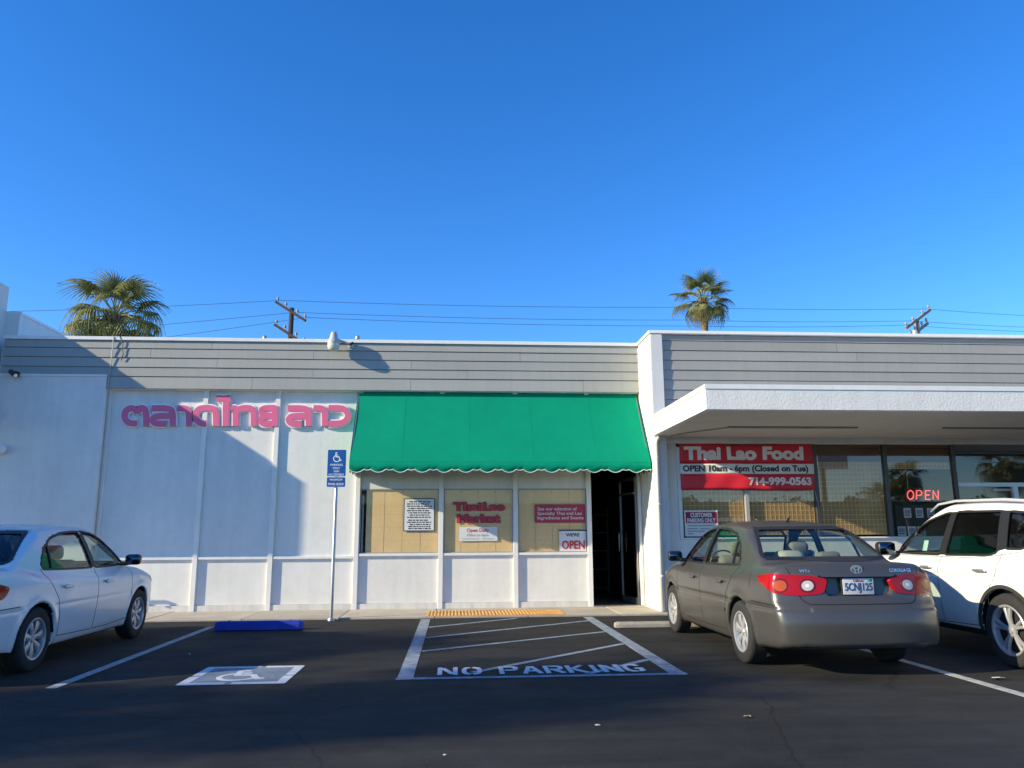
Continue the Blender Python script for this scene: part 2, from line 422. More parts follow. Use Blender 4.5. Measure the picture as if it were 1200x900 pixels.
        if 'trunk' in sp: own[(own == 0) & (mid == 0) & (polysdf(C[:, 1], C[:, 2], sp['trunk']) < 0) & (C[:, 0] < sp['trunk_x'])] = nd+1
        own[(own == 0) & (C[:, 0] < sp['bumper'][0]) & (C[:, 2] < sp['bumper'][1]) & ~inner] = nd+2
        own[(own == 0) & (C[:, 0] > sp['bumper'][2]) & (C[:, 2] < sp['bumper'][3]) & ~inner] = nd+3
        mats = [paint, dark, trim]; parts = {}
        names = ['body']+[d[0] for d in sp['doors']]+[sp.get('trunkname', 'trunk_lid'), 'rear_bumper', 'front_bumper']
        for i, nm in enumerate(names):
            k = own == i
            if k.any(): parts[i] = np_mesh(nm, W, F[k], N, mats, parent, mid[k])
        return parts
def wheel(parent, x, y, side, r, rr, wd, spokes, m, style, steer=0):
    """tyre + rim; outer face towards side (+1 left, -1 right)"""
    t = bpy.data.objects.new('wheel', None); COL.objects.link(t); t.parent = parent; t.location = (x, y, r); t.rotation_euler = (0, 0, steer)
    s = side; hw = wd/2
    prof = [(rr, -hw*.92), (rr+.012, -hw*.96), (r*.82, -hw), (r*.93, -hw*.96), (r*.975, -hw*.84), (r, -hw*.62)]
    for g in (-.42, -.14, .14, .42):
        prof += [(r, hw*(g-.05)), (r-.007, hw*(g-.04)), (r-.007, hw*(g+.04)), (r, hw*(g+.05))]
    prof += [(r, hw*.62), (r*.975, hw*.84), (r*.93, hw*.96), (r*.82, hw), (rr+.012, hw*.96), (rr, hw*.92), (rr-.01, hw*.5), (rr-.01, -hw*.5), (rr, -hw*.92)]
    MB().lathe(prof, (0, 0, 0), 'y', 48).build('tyre', m['tyre'], t, smooth=35)
    b = MB(); o = s*hw*.93
    b.lathe([(rr+.004, o), (rr-.004, o+s*.006), (rr-.018, o), (rr-.024, o-s*.02), (rr-.03, o-s*.06)], (0, 0, 0), 'y', 48)
    d = o-s*.012
    for k in range(spokes):
        a = 2*math.pi*k/spokes+.2
        if style == 'cover':      # broad blades of a wheel cover
            w0, w1, r0, r1 = .040, .092*7/spokes*rr/.2, .04, rr-.02
            offs = (0,)
        else:
            w0, w1, r0, r1 = .026, .034, .045, rr-.02; offs = (-.16, .16)
        for of in offs:
            a0, a1 = a+of*.55, a+of
            def P(rad, ang, wv, dep): 
                c, sn = math.cos(ang), math.sin(ang); return (c*rad-sn*wv, dep, sn*rad+c*wv)
            v = []
            for rad, ang, wv, dz in ((r0, a0, w0/2, -.012), ((r0+r1)/2, (a0+a1)/2, (w0+w1)/4, .0), (r1, a1, w1/2, -.006)):
                v += [P(rad, ang, -wv, d+s*dz-s*.008), P(rad, ang, -wv*.55, d+s*dz), P(rad, ang, wv*.55, d+s*dz), P(rad, ang, wv, d+s*dz-s*.008), P(rad, ang, wv, d+s*dz-s*.03), P(rad, ang, -wv, d+s*dz-s*.03)]
            f = []
            for i in range(2): f += [(6*i+j, 6*i+(j+1) % 6, 6*i+6+(j+1) % 6, 6*i+6+j) for j in range(6)]
            b.add(v, f+[(0,1,2,3,4,5), (17,16,15,14,13,12)])
    b.lathe([(0.001, d-s*.004), (.03, d-s*.004), (.036, d-s*.012), (.06, d-s*.016), (.066, d-s*.035)], (0, 0, 0), 'y', 24)
    b.build('rim', m['rim'], t, smooth=40)
    MB().lathe([(.001, o-s*.075), (rr-.012, o-s*.075), (rr-.012, o-s*.085)], (0, 0, 0), 'y', 32).build('brake_disc', m['dark'], t)
    return t
def rbox(name, mat, parent, c, size, bevel, rot=(0, 0, 0), seg=3):
    x, y, z = [q/2 for q in size]; o = MB().box(-x, x, -y, y, -z, z).build(name, mat, parent)
    o.location = c; o.rotation_euler = rot; md = o.modifiers.new('bevel', 'BEVEL'); md.width = bevel; md.segments = seg
    o.data.polygons.foreach_set('use_smooth', [True]*len(o.data.polygons)); return o
def seats(parent, m, xs, z=.30, w=.5, back=.62, head=True):
    for x, y, wd in xs:
        rbox('seat', m, parent, (x, y, z+.12), (.5, wd, .2), .06)
        rbox('seat_back', m, parent, (x-.30, y, z+.46), (.16, wd, back), .06, (0, R(-16), 0))
        if head: rbox('headrest', m, parent, (x-.42, y, z+.46+back/2+.08), (.10, .25 if wd < 1 else .22, .17), .05, (0, R(-12), 0))
# ================================================================ ground, pavement, markings
def asphalt_material():
    m = bpy.data.materials.new('asphalt'); m.use_nodes = True; n = m.node_tree.nodes; l = m.node_tree.links; b = n['Principled BSDF']
    tc = n.new('ShaderNodeTexCoord')
    def noise(sc, det=6, rg=.6):
        t = n.new('ShaderNodeTexNoise'); t.inputs['Scale'].default_value = sc; t.inputs['Detail'].default_value = det; t.inputs['Roughness'].default_value = rg
        l.new(tc.outputs['Object'], t.inputs['Vector']); return t.outputs['Fac']
    def ramp(src, a, b_, lo, hi):
        r = n.new('ShaderNodeMapRange'); r.inputs[1].default_value = a; r.inputs[2].default_value = b_; r.inputs[3].default_value = lo; r.inputs[4].default_value = hi; l.new(src, r.inputs[0]); return r.outputs[0]
    def mul(a, c):
        x = n.new('ShaderNodeMath'); x.operation = 'MULTIPLY'; l.new(a, x.inputs[0]); l.new(c, x.inputs[1]); return x.outputs[0]
    big = ramp(noise(.35, 5), .3, .7, .78, 1.2); mid = ramp(noise(3.5, 6), .3, .7, .85, 1.14); fine = ramp(noise(160, 2, .5), .30, .70, .45, 1.55)
    v = n.new('ShaderNodeTexVoronoi'); v.inputs['Scale'].default_value = 95; l.new(tc.outputs['Object'], v.inputs['Vector'])
    chip = ramp(v.outputs['Distance'], .05, .3, 1.5, .92)
    v2 = n.new('ShaderNodeTexVoronoi'); v2.inputs['Scale'].default_value = 17; l.new(tc.outputs['Object'], v2.inputs['Vector'])
    peb = ramp(v2.outputs['Distance'], .03, .10, 3.2, 1.0)                 # sparse pale pebbles
    mp = n.new('ShaderNodeMapping'); mp.inputs['Scale'].default_value = (.25, 2.2, 1); mp.inputs['Rotation'].default_value = (0, 0, .12); l.new(tc.outputs['Object'], mp.inputs[0])
    t3 = n.new('ShaderNodeTexNoise'); t3.inputs['Scale'].default_value = 1.6; t3.inputs['Detail'].default_value = 8; t3.inputs['Roughness'].default_value = .7; l.new(mp.outputs[0], t3.inputs['Vector'])
    swp = ramp(t3.outputs['Fac'], .35, .68, .80, 1.30)                      # broom marks of the seal coat
    v3 = n.new('ShaderNodeTexVoronoi'); v3.feature = 'DISTANCE_TO_EDGE'; v3.inputs['Scale'].default_value = .42; l.new(tc.outputs['Object'], v3.inputs['Vector'])
    wn = n.new('ShaderNodeTexNoise'); wn.inputs['Scale'].default_value = 2.5; wn.inputs['Detail'].default_value = 6; l.new(tc.outputs['Object'], wn.inputs['Vector'])
    wmx = n.new('ShaderNodeMix'); wmx.data_type = 'RGBA'; wmx.inputs[0].default_value = .16; l.new(tc.outputs['Object'], wmx.inputs[6]); l.new(wn.outputs['Color'], wmx.inputs[7]); l.new(wmx.outputs[2], v3.inputs['Vector'])
    crk = ramp(v3.outputs['Distance'], .0, .006, .55, 1.0)                  # hairline cracks
    oil = ramp(noise(.9, 3, .5), .62, .74, 1.0, .62)                        # oil drips
    k = mul(mul(mul(mul(mul(mul(mul(big, mid), fine), chip), peb), swp), crk), oil)
    mx = n.new('ShaderNodeMix'); mx.data_type = 'RGBA'; mx.blend_type = 'MULTIPLY'; mx.inputs[0].default_value = 1; mx.inputs[6].default_value = (.032, .0315, .031, 1)
    l.new(k, mx.inputs[7]); l.new(mx.outputs[2], b.inputs['Base Color'])
    l.new(ramp(noise(1.3, 4), .3, .7, .72, .92), b.inputs['Roughness']); b.inputs['Specular IOR Level'].default_value = .22
    bp = n.new('ShaderNodeBump'); bp.inputs['Strength'].default_value = .6; bp.inputs['Distance'].default_value = .006
    l.new(fine, bp.inputs['Height']); l.new(bp.outputs[0], b.inputs['Normal'])
    return m
ASPH = asphalt_material()
g = MB()
xs = [-400, -60, -20, 20, 60, 400]
for i in range(5):
    for j in range(5): g.add([(xs[i], xs[j], 0), (xs[i+1], xs[j], 0), (xs[i+1], xs[j+1], 0), (xs[i], xs[j+1], 0)], [(0, 1, 2, 3)])
struct(g.build('parking_lot', ASPH))

def paint(name, rgb, wear, scale=9):
    """worn road paint: breaks up to bare asphalt-coloured patches"""
    m = bpy.data.materials.new(name); m.use_nodes = True; n = m.node_tree.nodes; l = m.node_tree.links; b = n['Principled BSDF']; b.inputs['Roughness'].default_value = .75
    tc = n.new('ShaderNodeTexCoord'); t = n.new('ShaderNodeTexNoise'); t.inputs['Scale'].default_value = scale; t.inputs['Detail'].default_value = 9; t.inputs['Roughness'].default_value = .72
    l.new(tc.outputs['Object'], t.inputs['Vector'])
    r = n.new('ShaderNodeMapRange'); r.inputs[1].default_value = wear-.10; r.inputs[2].default_value = wear+.10; l.new(t.outputs['Fac'], r.inputs[0])
    mx = n.new('ShaderNodeMix'); mx.data_type = 'RGBA'; mx.inputs[6].default_value = tuple(.45*c+.03 for c in rgb)+(1,); mx.inputs[7].default_value = (*rgb, 1)
    l.new(r.outputs[0], mx.inputs[0]); l.new(mx.outputs[2], b.inputs['Base Color'])
    return m
P_WHITE = paint('worn white paint', (.44, .45, .45), .46); P_BLUE = paint('faded blue-white paint', (.30, .36, .44), .50); P_SYM = paint('symbol white paint', (.60, .63, .66), .36)
P_FIELD = paint('faded blue field paint', (.20, .25, .31), .45, 14)
def ground_map(u, v, d): return (u, v, d)
def mark(name, pts, wd, mat, z=.004, parent=None, closed=False):
    b = MB(); stroke(b, pts, wd, ground_map, z-.003, z, closed); o = b.build(name, mat, parent)
    if parent is None: struct(o)
    return o
KERB = -1.42     # front edge of the pavement
mark('parking_line', [(-3.60, -2.15), (-3.60, -6.85)], .10, P_WHITE)
mark('parking_line', [(4.72, -1.9), (4.72, -8.6)], .10, P_WHITE)
hx0, hx1, hy0, hy1 = -.46, 2.16, -6.72, -1.5
hz = bpy.data.objects.new('access_aisle_marking', None); COL.objects.link(hz); struct(hz)
mark('aisle_line', [(hx0, hy1), (hx0, hy0)], .15, P_BLUE, .004, hz); mark('aisle_line', [(hx1, hy1), (hx1, hy0-.05)], .15, P_BLUE, .0045, hz)
mark('aisle_line', [(hx0-.085, hy0), (hx1+.085, hy0)], .085, P_BLUE, .005, hz)
for a, b_ in (((hx0+.09, -2.62), (1.0, -1.55)), ((hx0+.09, -3.78), (hx1-.08, -2.05)), ((hx0+.09, -4.98), (hx1-.08, -3.42)), ((.18, -6.45), (hx1-.08, -4.62)), ((1.30, -6.62), (hx1-.08, -5.85))):
    mark('hatch_line', [a, b_], .08, P_BLUE, .0045, hz)
# NO PARKING in stencilled capitals
SL = {'N': [[(0, 0), (0, 1)], [(.12, .9), (.52, .1)], [(.64, 0), (.64, 1)]], 'O': [[(.25, .04), (.08, .12), (0, .35), (0, .65), (.08, .88), (.25, .96)], [(.40, .04), (.57, .12), (.65, .35), (.65, .65), (.57, .88), (.40, .96)]],
      'P': [[(0, 0), (0, 1)], [(.14, .95), (.5, .95), (.62, .84), (.62, .6), (.5, .48), (.14, .48)]], 'A': [[(0, 0), (.26, .96)], [(.36, .96), (.64, 0)], [(.2, .32), (.44, .32)]],
      'R': [[(0, 0), (0, 1)], [(.14, .95), (.5, .95), (.62, .84), (.62, .6), (.5, .48), (.14, .48)], [(.34, .38), (.64, 0)]], 'K': [[(0, 0), (0, 1)], [(.6, 1), (.16, .55)], [(.22, .44), (.64, 0)]],
      'I': [[(.1, 0), (.1, 1)]], 'G': [[(.62, .8), (.5, .95), (.2, .95), (.04, .8), (0, .5), (.04, .2), (.2, .05), (.36, .05)], [(.46, .05), (.62, .12), (.62, .44), (.38, .44)]]}
txt = bpy.data.objects.new('no_parking_lettering', None); COL.objects.link(txt); struct(txt)
px0, px1 = GP(515, 792).x, GP(762, 790).x; cells = [(.0, 'N'), (1.0, 'O'), (2.55, 'P'), (3.5, 'A'), (4.45, 'R'), (5.4, 'K'), (6.35, 'I'), (6.85, 'N'), (7.8, 'G')]; cw = (px1-px0)/8.5
for off, ch in cells:
    b = MB()
    for i, st in enumerate(SL[ch]):
        stroke(b, [(px0+(off+u)*cw, -6.56+v*.40) for u, v in st], .046, ground_map, .003, .0075+i*.0004)
    b.build('letter', P_SYM, txt)
# wheelchair symbol panel
sy = bpy.data.objects.new('accessible_stall_marking', None); COL.objects.link(sy); struct(sy)
ax0, ax1, ay0, ay1 = -2.52, -1.55, -6.84, -5.86
MB().box(ax0, ax1, ay0, ay1, .001, .004).build('field', P_FIELD, sy)
for q in ([(ax0+.04, ay0+.05), (ax0+.04, -6.42)], [(ax0+.04, -6.36), (ax0+.04, ay1-.02)], [(ax1-.04, ay0+.02), (ax1-.04, -6.45)], [(ax1-.04, -6.39), (ax1-.04, ay1-.02)]): mark('border', q, .09, P_SYM, .0052, sy)
for q in ([(ax0, ay0+.045), (-2.10, ay0+.045)], [(-2.04, ay0+.045), (ax1, ay0+.045)], [(ax0, ay1-.045), (-1.98, ay1-.045)], [(-1.93, ay1-.045), (ax1, ay1-.045)]): mark('border', q, .085, P_SYM, .0060, sy)
def isa(cx, cy, s): 
    """strokes of the wheelchair symbol, s = overall height"""
    return [([(cx-.10*s, cy+.30*s), (cx-.02*s, cy+.34*s), (cx+.06*s, cy+.34*s)], .09), ([(cx-.09*s, cy+.32*s), (cx-.06*s, cy-.02*s), (cx+.18*s, cy-.02*s), (cx+.30*s, cy-.32*s), (cx+.40*s, cy-.30*s)], .085),
            ([(cx-.07*s, cy+.14*s), (cx+.12*s, cy+.14*s)], .07), (arc(cx+.0*s, cy-.16*s, .27*s, .27*s, 115, 345, 16), .075)]
for i, (q, wv) in enumerate(isa(-2.06, -6.36, .66)): mark('symbol', q, wv*.66*1.05, P_SYM, .0056+i*.0004, sy)

CONC = M('concrete', (.46, .41, .34), .85, rnd=.12, stain=(3, .2), noise=(1.4, .20), noise2=(14, .12), bump=(90, .25))
side = struct(MB().box(-30, 30, KERB+.02, .3, -.1, .012).build('sidewalk', M('concrete joint', (.22, .20, .17), .95)))
x = -14.0; i = 0
while x < 12:
    ln = 1.52
    o = box('slab', CONC, side, x+.006, x+ln-.006, KERB, .02, .0, .030+.002*(i % 3), bevel=.006); x += ln; i += 1
# tactile paving
tp = thing('tactile_paving', 'strip of orange tactile paving at the kerb before the market door', 'paving', (0, 0, .03))
TAC = M('tactile orange', (.62, .33, .10), .7, noise=(3, .2), noise2=(30, .12))
tx0, tx1 = GP(500, 724).x, GP(662, 722).x; ty0, ty1 = KERB+.02, KERB+.82; n = 4
for i in range(n):
    a = tx0+(tx1-tx0)*i/n
    t = box('tile', TAC, tp, a+.003, a+(tx1-tx0)/n-.003, ty0, ty1, .0, .012)
    d = MB(); st = (tx1-tx0)/n/10
    for u in range(10):
        for v in range(12):
            cx, cy = a+st*(u+.5), ty0+.035+v*(ty1-ty0-.07)/11
            k = [(cx+.022*math.cos(q*math.pi/3), cy+.022*math.sin(q*math.pi/3)) for q in range(6)]; k2 = [(cx+.013*math.cos(q*math.pi/3), cy+.013*math.sin(q*math.pi/3)) for q in range(6)]
            d.add([(*p, .012) for p in k]+[(*p, .020) for p in k2], [(q, (q+1) % 6, 6+(q+1) % 6, 6+q) for q in range(6)]+[(6, 7, 8, 9, 10, 11)])
    dm = d.build('domes', TAC, t); dm['kind'] = 'stuff'
# wheel stops
def wheel_stop(name, label, mat, x0, x1, y0, dep, h, group):
    t = thing(name, label, 'wheel stop', ((x0+x1)/2, y0, .004), 0, group); L = (x1-x0)/2
    prof = [(-dep/2, 0), (dep/2, 0), (dep/2*.94, h*.55), (dep/2*.55, h*.97), (-dep/2*.55, h), (-dep/2*.94, h*.6)]
    v = []
    for xx, s in ((-L, .86), (-L+.05, 1.), (L-.05, 1.), (L, .86)): v += [(xx, p[0]*s, p[1]*s) for p in prof]
    f = [tuple(range(6))[::-1], tuple(range(18, 24))]
    for i in range(3): f += [(6*i+j, 6*i+(j+1) % 6, 6*i+6+(j+1) % 6, 6*i+6+j) for j in range(6)]
    b = MB(); b.add(v, f); b.build('bar', mat, t, bevel=.008)
    for s in (-1, 1): MB().lathe([(.001, h+.008), (.016, h+.006), (.018, h-.01)], (s*L*.7, 0, 0), 'z', 10).build('anchor_pin', M('rusty steel', (.12, .07, .05), .8, .3), t)
    return t
wheel_stop('wheel_stop', 'bright blue painted wheel stop in the accessible stall', M('blue kerb paint', (.012, .035, .34), .5, noise=(6, .25), noise2=(50, .2)), GP(252, 739).x, GP(356, 737).x, -2.62, .17, .125, 'wheel stops')
wheel_stop('wheel_stop', 'bare grey concrete wheel stop in front of the taupe sedan', M('bare concrete', (.33, .305, .265), .9, noise=(8, .25), bump=(60, .4)), 2.30, 4.2, -2.98, .16, .08, 'wheel stops')

# ================================================================ market building
WALL = M('white stucco paint', (.74, .73, .70), .75, noise=(1.1, .07), noise2=(7, .04), stain=(2.2, .10), rnd=.03, streak=(5, .06), bump=(140, .12))
TRIMW = M('white painted wood', (.78, .77, .74), .6, stain=(6, .12), noise=(3, .05), streak=(9, .05))
PLANK = M('grey fascia paint', (.350, .356, .342), .7, rnd=.07, noise=(1.5, .05), streak=(14, .05))
CAPM = M('white metal cap', (.80, .80, .79), .45, stain=(5, .15), streak=(8, .06))
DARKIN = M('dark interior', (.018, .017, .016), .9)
mk = thing('shop_building', 'white market building with grey plank fascia above the green awning', 'building')
FY = -.15                                            # face of the plank fascia
XL, XR = -8.2, 3.47
ZS = WZ(300, 653); ZF = WZ(420, 458, FY); ZT = WZ(400, 402, FY)
cols = [WX(131, 455), WX(236, 560), WX(320, 600), WX(419, 600), WX(517, 600), WX(604, 600), WX(690, 600)]
def panel(x0, x1, z0, z1, y=0.): return box('wall_panel', WALL, mk, x0+.004, x1-.004, y, y+.12, z0, z1)
BZ = .13                                             # plinth height
for i in range(3):
    panel(cols[i], cols[i+1], ZS, ZF+.06); panel(cols[i], cols[i+1], BZ, ZS-.003)
WB, WT = WZ(520, 648), WZ(520, 573)
for i in range(3, 6):
    panel(cols[i], cols[i+1], BZ, WB-.05); panel(cols[i], cols[i+1], WT, ZF+.06)
box('wall_panel', WALL, mk, cols[6], XR, 0, .12, WZ(715, 551), ZF+.06)
# nearer wall section at the far left, standing proud of the lowest plank
bx0 = cols[0]-.03
box('side_bay', WALL, mk, XL, bx0, FY-.03, .12, .03, WZ(60, 441, FY-.03)); box('side_bay_cap', TRIMW, mk, XL, bx0+.01, FY-.05, 0, WZ(60, 441, FY-.03)+.002, WZ(60, 441, FY-.03)+.04)
box('plinth', M('plinth paint', (.68, .66, .62), .8, stain=(5, .3), noise=(3, .12), streak=(8, .12)), mk, cols[0]-.02, cols[6]+.04, -.035, .12, .02, BZ-.003)
for i, cx in enumerate(cols):
    wd = .085 if i != 0 else .06
    box('post', TRIMW, mk, cx-wd/2, cx+wd/2, -.052, -.002, .02 if i else .02, ZF+.05, bevel=.004)
box('post', TRIMW, mk, XR-.055, XR-.004, -.02, .10, .03, WZ(715, 551), bevel=.004)          # right door jamb
for i in range(6):
    z0 = ZS-.035 if i < 3 else WB-.048
    box('sill', TRIMW, mk, cols[i]+.046, cols[i+1]-.046, -.045, .02, z0, z0+.045, bevel=.004)
# plank fascia: rows of lapped boards with butt joints
def planks(parent, x0, x1, yface, rows, joints, mat):
    for r, (za, zb) in enumerate(rows):
        js = [x0]+[j for j in joints[r % len(joints)] if x0 < j < x1]+[x1]
        for a, b_ in zip(js[:-1], js[1:]):
            t = MB().prism([(yface+.10, za), (yface-.012, za+.004), (yface+.002, zb-.004), (yface+.10, zb-.004)], 'x', a+.0025, b_-.0025)
            o = t.build('plank', mat, parent); o.location.y = random.uniform(-.002, .002)
rowsL = []
zz = [WZ(400, p, FY) for p in (457.3, 443.2, 432.6, 421.6, 411.0, 402)]
for i in range(5): rowsL.append((zz[i], zz[i+1]))
jl = [[-3.75, -.85, 2.4], [WX(367, 436, FY), .2], [-4.4, WX(482, 418, FY)], [-5.6, WX(367, 430, FY), 1.2], [WX(248, 415, FY)], [-2.4, 1.9]]
planks(mk, XL, XR-.003, FY, rowsL, jl, PLANK)
box('soffit', TRIMW, mk, XL, XR, FY+.03, 0, ZF-.0, ZF+.04)
box('roof_cap', CAPM, mk, XL, XR-.004, FY-.035, .5, zz[5]+.002, zz[5]+.065, bevel=.004)
box('parapet', PLANK, mk, XL, XR, FY+.09, .3, ZF+.06, zz[5])
box('roof', M('roof felt', (.35, .35, .34), .9), mk, XL, XR, .3, 13, zz[5]-.35, zz[5]-.15); box('rear_wall', WALL, mk, XL, XR, 12.9, 13.1, 0, zz[5]-.35)
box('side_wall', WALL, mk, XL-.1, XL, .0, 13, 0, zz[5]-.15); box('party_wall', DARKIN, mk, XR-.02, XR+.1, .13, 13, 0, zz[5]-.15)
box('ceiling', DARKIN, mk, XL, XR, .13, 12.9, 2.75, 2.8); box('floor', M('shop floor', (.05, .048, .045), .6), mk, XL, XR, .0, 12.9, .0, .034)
# three front windows with tan blinds
TAN = M('tan blind cloth', (.80, .56, .28), .85, noise=(40, .06), noise2=(3, .06)); TANF = M('blind fold', (.56, .41, .21), .9)
GL1 = glass('shop glass', (.98, .985, .98), .35)
for i in range(3, 6):
    w_ = bpy.data.objects.new('window', None); COL.objects.link(w_); w_.parent = mk
    x0, x1 = cols[i]+.045, cols[i+1]-.045; gx0 = x0+(.11 if i == 3 else 0)
    box('pane', GL1, w_, x0, x1, .003, .006, WB, WT)
    for a, b_, c, d in ((x0, x1, WB-.003, WB+.018), (x0, x1, WT-.02, WT+.003)): box('frame', M('window frame grey', (.35, .35, .34), .5, .3), w_, a, b_, -.006, .03, c, d)
    box('frame', M('window frame grey', (.35, .35, .34), .5, .3), w_, x0, x0+.02, -.005, .029, WB+.018, WT-.02); box('frame', M('window frame grey', (.35, .35, .34), .5, .3), w_, x1-.02, x1, -.005, .029, WB+.018, WT-.02)
    nb = 4; bw = (x1-gx0)/nb
    for k in range(nb):
        bl = box('blind_strip', TAN, w_, gx0+bw*k+.002, gx0+bw*(k+1)-.002, .016+.002*(k % 2), .021+.002*(k % 2), WB+.012, WT-.01)
        for q in range(1, 5): box('blind_fold', TANF, bl, gx0+bw*k+.006, gx0+bw*(k+1)-.006, .0150+.002*(k % 2), .0162+.002*(k % 2), WB+(WT-WB)*q/5-.003, WB+(WT-WB)*q/5)
    if i == 3: box('side_blind', M('grey slat', (.30, .32, .34), .6), w_, x0+.035, x0+.065, .012, .016, WB+.02, WT-.1)
# doorway with the leaf swung inward
dr = bpy.data.objects.new('door', None); COL.objects.link(dr); dr.parent = mk; dr.location = (XR-.07, .12, .04); dr.rotation_euler = (0, 0, R(99))
ALU = M('aluminium', (.42, .42, .43), .35, .85)
for a, b_, c, d in ((.0, .05, 0, 2.35), (.80, .85, 0, 2.35), (.05, .80, 0, .12), (.05, .80, 2.28, 2.35)): box('door_frame', ALU, dr, a, b_, -.02, .02, c, d)
box('door_pane', glass('door glass', (.5, .52, .52), 1.), dr, .05, .80, -.003, .003, .12, 2.28)
hd = MB(); hd.tube([(.76, .02, .95), (.76, .075, .95), (.76, .075, 1.30), (.76, .02, 1.30)], .013, 8); hd.build('handle', ALU, dr, smooth=True)
box('push_bar', ALU, dr, .05, .80, .021, .035, 2.02, 2.06)
box('threshold', ALU, mk, cols[6]+.05, XR-.055, -.03, .12, .034, .048)
tl_ = thing('display_shelf', 'dim grocery shelf just inside the open market door', 'shelf', (2.9, 3.2, .034))
for z in (.1, .5, .9, 1.3, 1.7): box('shelf_board', M('shelf board', (.10, .09, .08), .7), tl_, -.5, .5, -.2, .2, z, z+.025)
for sx in (-.5, .5): box('shelf_side', M('shelf board', (.10, .09, .08), .7), tl_, sx-.02, sx+.02, -.2, .2, 0, 1.85)
# cables hanging down the far left of the fascia
cb = thing('wall_cable', 'thin grey cable running down the fascia joint at far left', 'cable', (WX(134, 400, FY), FY, 4.9))
MB().tube([(0, -.04, .02), (-.01, -.03, -.4), (-.03, -.03, -.92), (-.05, .07, -1.0), (-.05, .075, -3.8)], .008, 6).build('cable', M('cable grey', (.45, .46, .47), .5), cb, smooth=True)
MB().tube([(.10, -.04, .03), (.17, -.03, -.1), (.17, -.03, -.22), (.19, -.03, -.3), (.17, -.028, -.42)], .007, 6).build('cable', M('cable black', (.02, .02, .02), .5), cb, smooth=True)

# ---------------------------------------------------------------- raised Thai lettering
PINK = M('pink sign face', (.74, .14, .27), .55, noise=(5, .06)); RIM = M('sign white edge', (.88, .87, .87), .5)
ts = thing('thai_sign_lettering', 'raised pink Thai lettering edged in white on the market wall', 'sign')
def chaikin(p, it=2):
    for _ in range(it):
        o = [p[0]]
        for a, b in zip(p[:-1], p[1:]): o += [(a[0]*.75+b[0]*.25, a[1]*.75+b[1]*.25), (a[0]*.25+b[0]*.75, a[1]*.25+b[1]*.75)]
        p = o+[p[-1]]
    return p
def l_lor(dx): return [[(395+dx, 232), (555+dx, 232), (590+dx, 262), (590+dx, 398)], [(572+dx, 304), (440+dx, 304), (410+dx, 322), (403+dx, 342)], [(403+dx, 336), (408+dx, 360), (432+dx, 376), (524+dx, 376)]]
def l_aa(x): return [[(x, 232), (x+80, 232), (x+108, 260), (x+108, 398)]]
S1 = 130; S2 = 270
GLY = [(S1, [[(255, 374), (195, 374), (150, 347), (136, 303), (150, 255), (188, 230), (230, 232), (258, 262), (286, 232), (318, 230), (342, 256), (342, 398)], [(258, 240), (258, 285)]]),
       (S1, l_lor(0)), (S1, l_aa(634)), (S1, [[(905, 374), (850, 374), (812, 347), (800, 300), (815, 255), (858, 230), (958, 230), (994, 256), (994, 398)]]),
       (S1, [[(1085, 398), (1085, 200), (1096, 172), (1122, 140)], [(1000, 142), (1030, 136), (1062, 146), (1095, 138), (1128, 136)]]),
       (S2, [[(14, 230), (58, 234), (58, 398)], [(58, 262), (110, 230), (198, 230), (226, 258), (226, 398)]]),
       (S2, [[(422, 230), (332, 230), (300, 246), (299, 266)], [(299, 260), (304, 284), (336, 302), (424, 302)], [(338, 305), (302, 322), (293, 344)], [(293, 336), (298, 362), (316, 376), (400, 377)], [(425, 212), (425, 400)]]),
       (S2, l_lor(150)), (S2, l_aa(784)), (S2, [[(925, 230), (1040, 230), (1088, 250), (1112, 302), (1088, 352), (1040, 376), (925, 376)]])]
for ox, strokes in GLY:
    f_ = lambda u, v, d: (WX(u, v), d, WZ(u, v))
    a = MB(); b = MB()
    for i, st in enumerate(strokes):
        q = chaikin([(ox+x_/8, 450+y_/8) for x_, y_ in st])
        stroke(a, q, 10.0, f_, -.012, -.050-.0008*i); stroke(b, q, 7.2, f_, -.045, -.064-.0008*i)
    o = a.build('letter_backing', RIM, ts); b.build('letter_face', PINK, o)

# ---------------------------------------------------------------- green awning
aw = thing('awning', 'green canvas awning with scalloped white-edged valance over the market windows', 'awning')
GREEN = M('green canvas', (.0, .262, .152), .9, spec=.12, noise=(1.2, .09), noise2=(220, .08), streak=(6, .04), bump=(240, .08))
PIPE = M('white piping', (.8, .82, .8), .6)
AX0, AX1, AY, AZT = WX(420, 459, -.02), XR-.03, -.95, WZ(420, 459, -.02)
AZB = hit(590, 541.5, 1, AY).z; AZV = hit(590, 552.5, 1, AY).z
seams = [AX0]+[WX(p, 500, -.4) for p in (474, 550, 622, 693)]+[AX1]
for a, b_ in zip(seams[:-1], seams[1:]):
    m_ = MB(); v = []; nu, nv = 10, 10
    for i in range(nu+1):
        for j in range(nv+1):
            u = i/nu; t = j/nv; sag = .004*math.sin(math.pi*u)*math.sin(math.pi*t)+.02*math.sin(math.pi*t)
            v.append((a+(b_-a)*u, -.03+(AY+.03)*t+sag*.6, AZT+(AZB-AZT)*t-sag))
    f = [(i*(nv+1)+j, (i+1)*(nv+1)+j, (i+1)*(nv+1)+j+1, i*(nv+1)+j+1) for i in range(nu) for j in range(nv)]
    m_.add(v, f); o = m_.build('canvas_panel', GREEN, aw, fix=False); md = o.modifiers.new('solid', 'SOLIDIFY'); md.thickness = .003
    if b_ < AX1-.1: MB().tube([(b_, -.031+(AY+.03)*t+.012*math.sin(math.pi*t), AZT+.0005+(AZB-AZT)*t-.02*math.sin(math.pi*t)) for t in [k/8 for k in range(9)]], .0048, 4).build('seam', GREEN, aw)
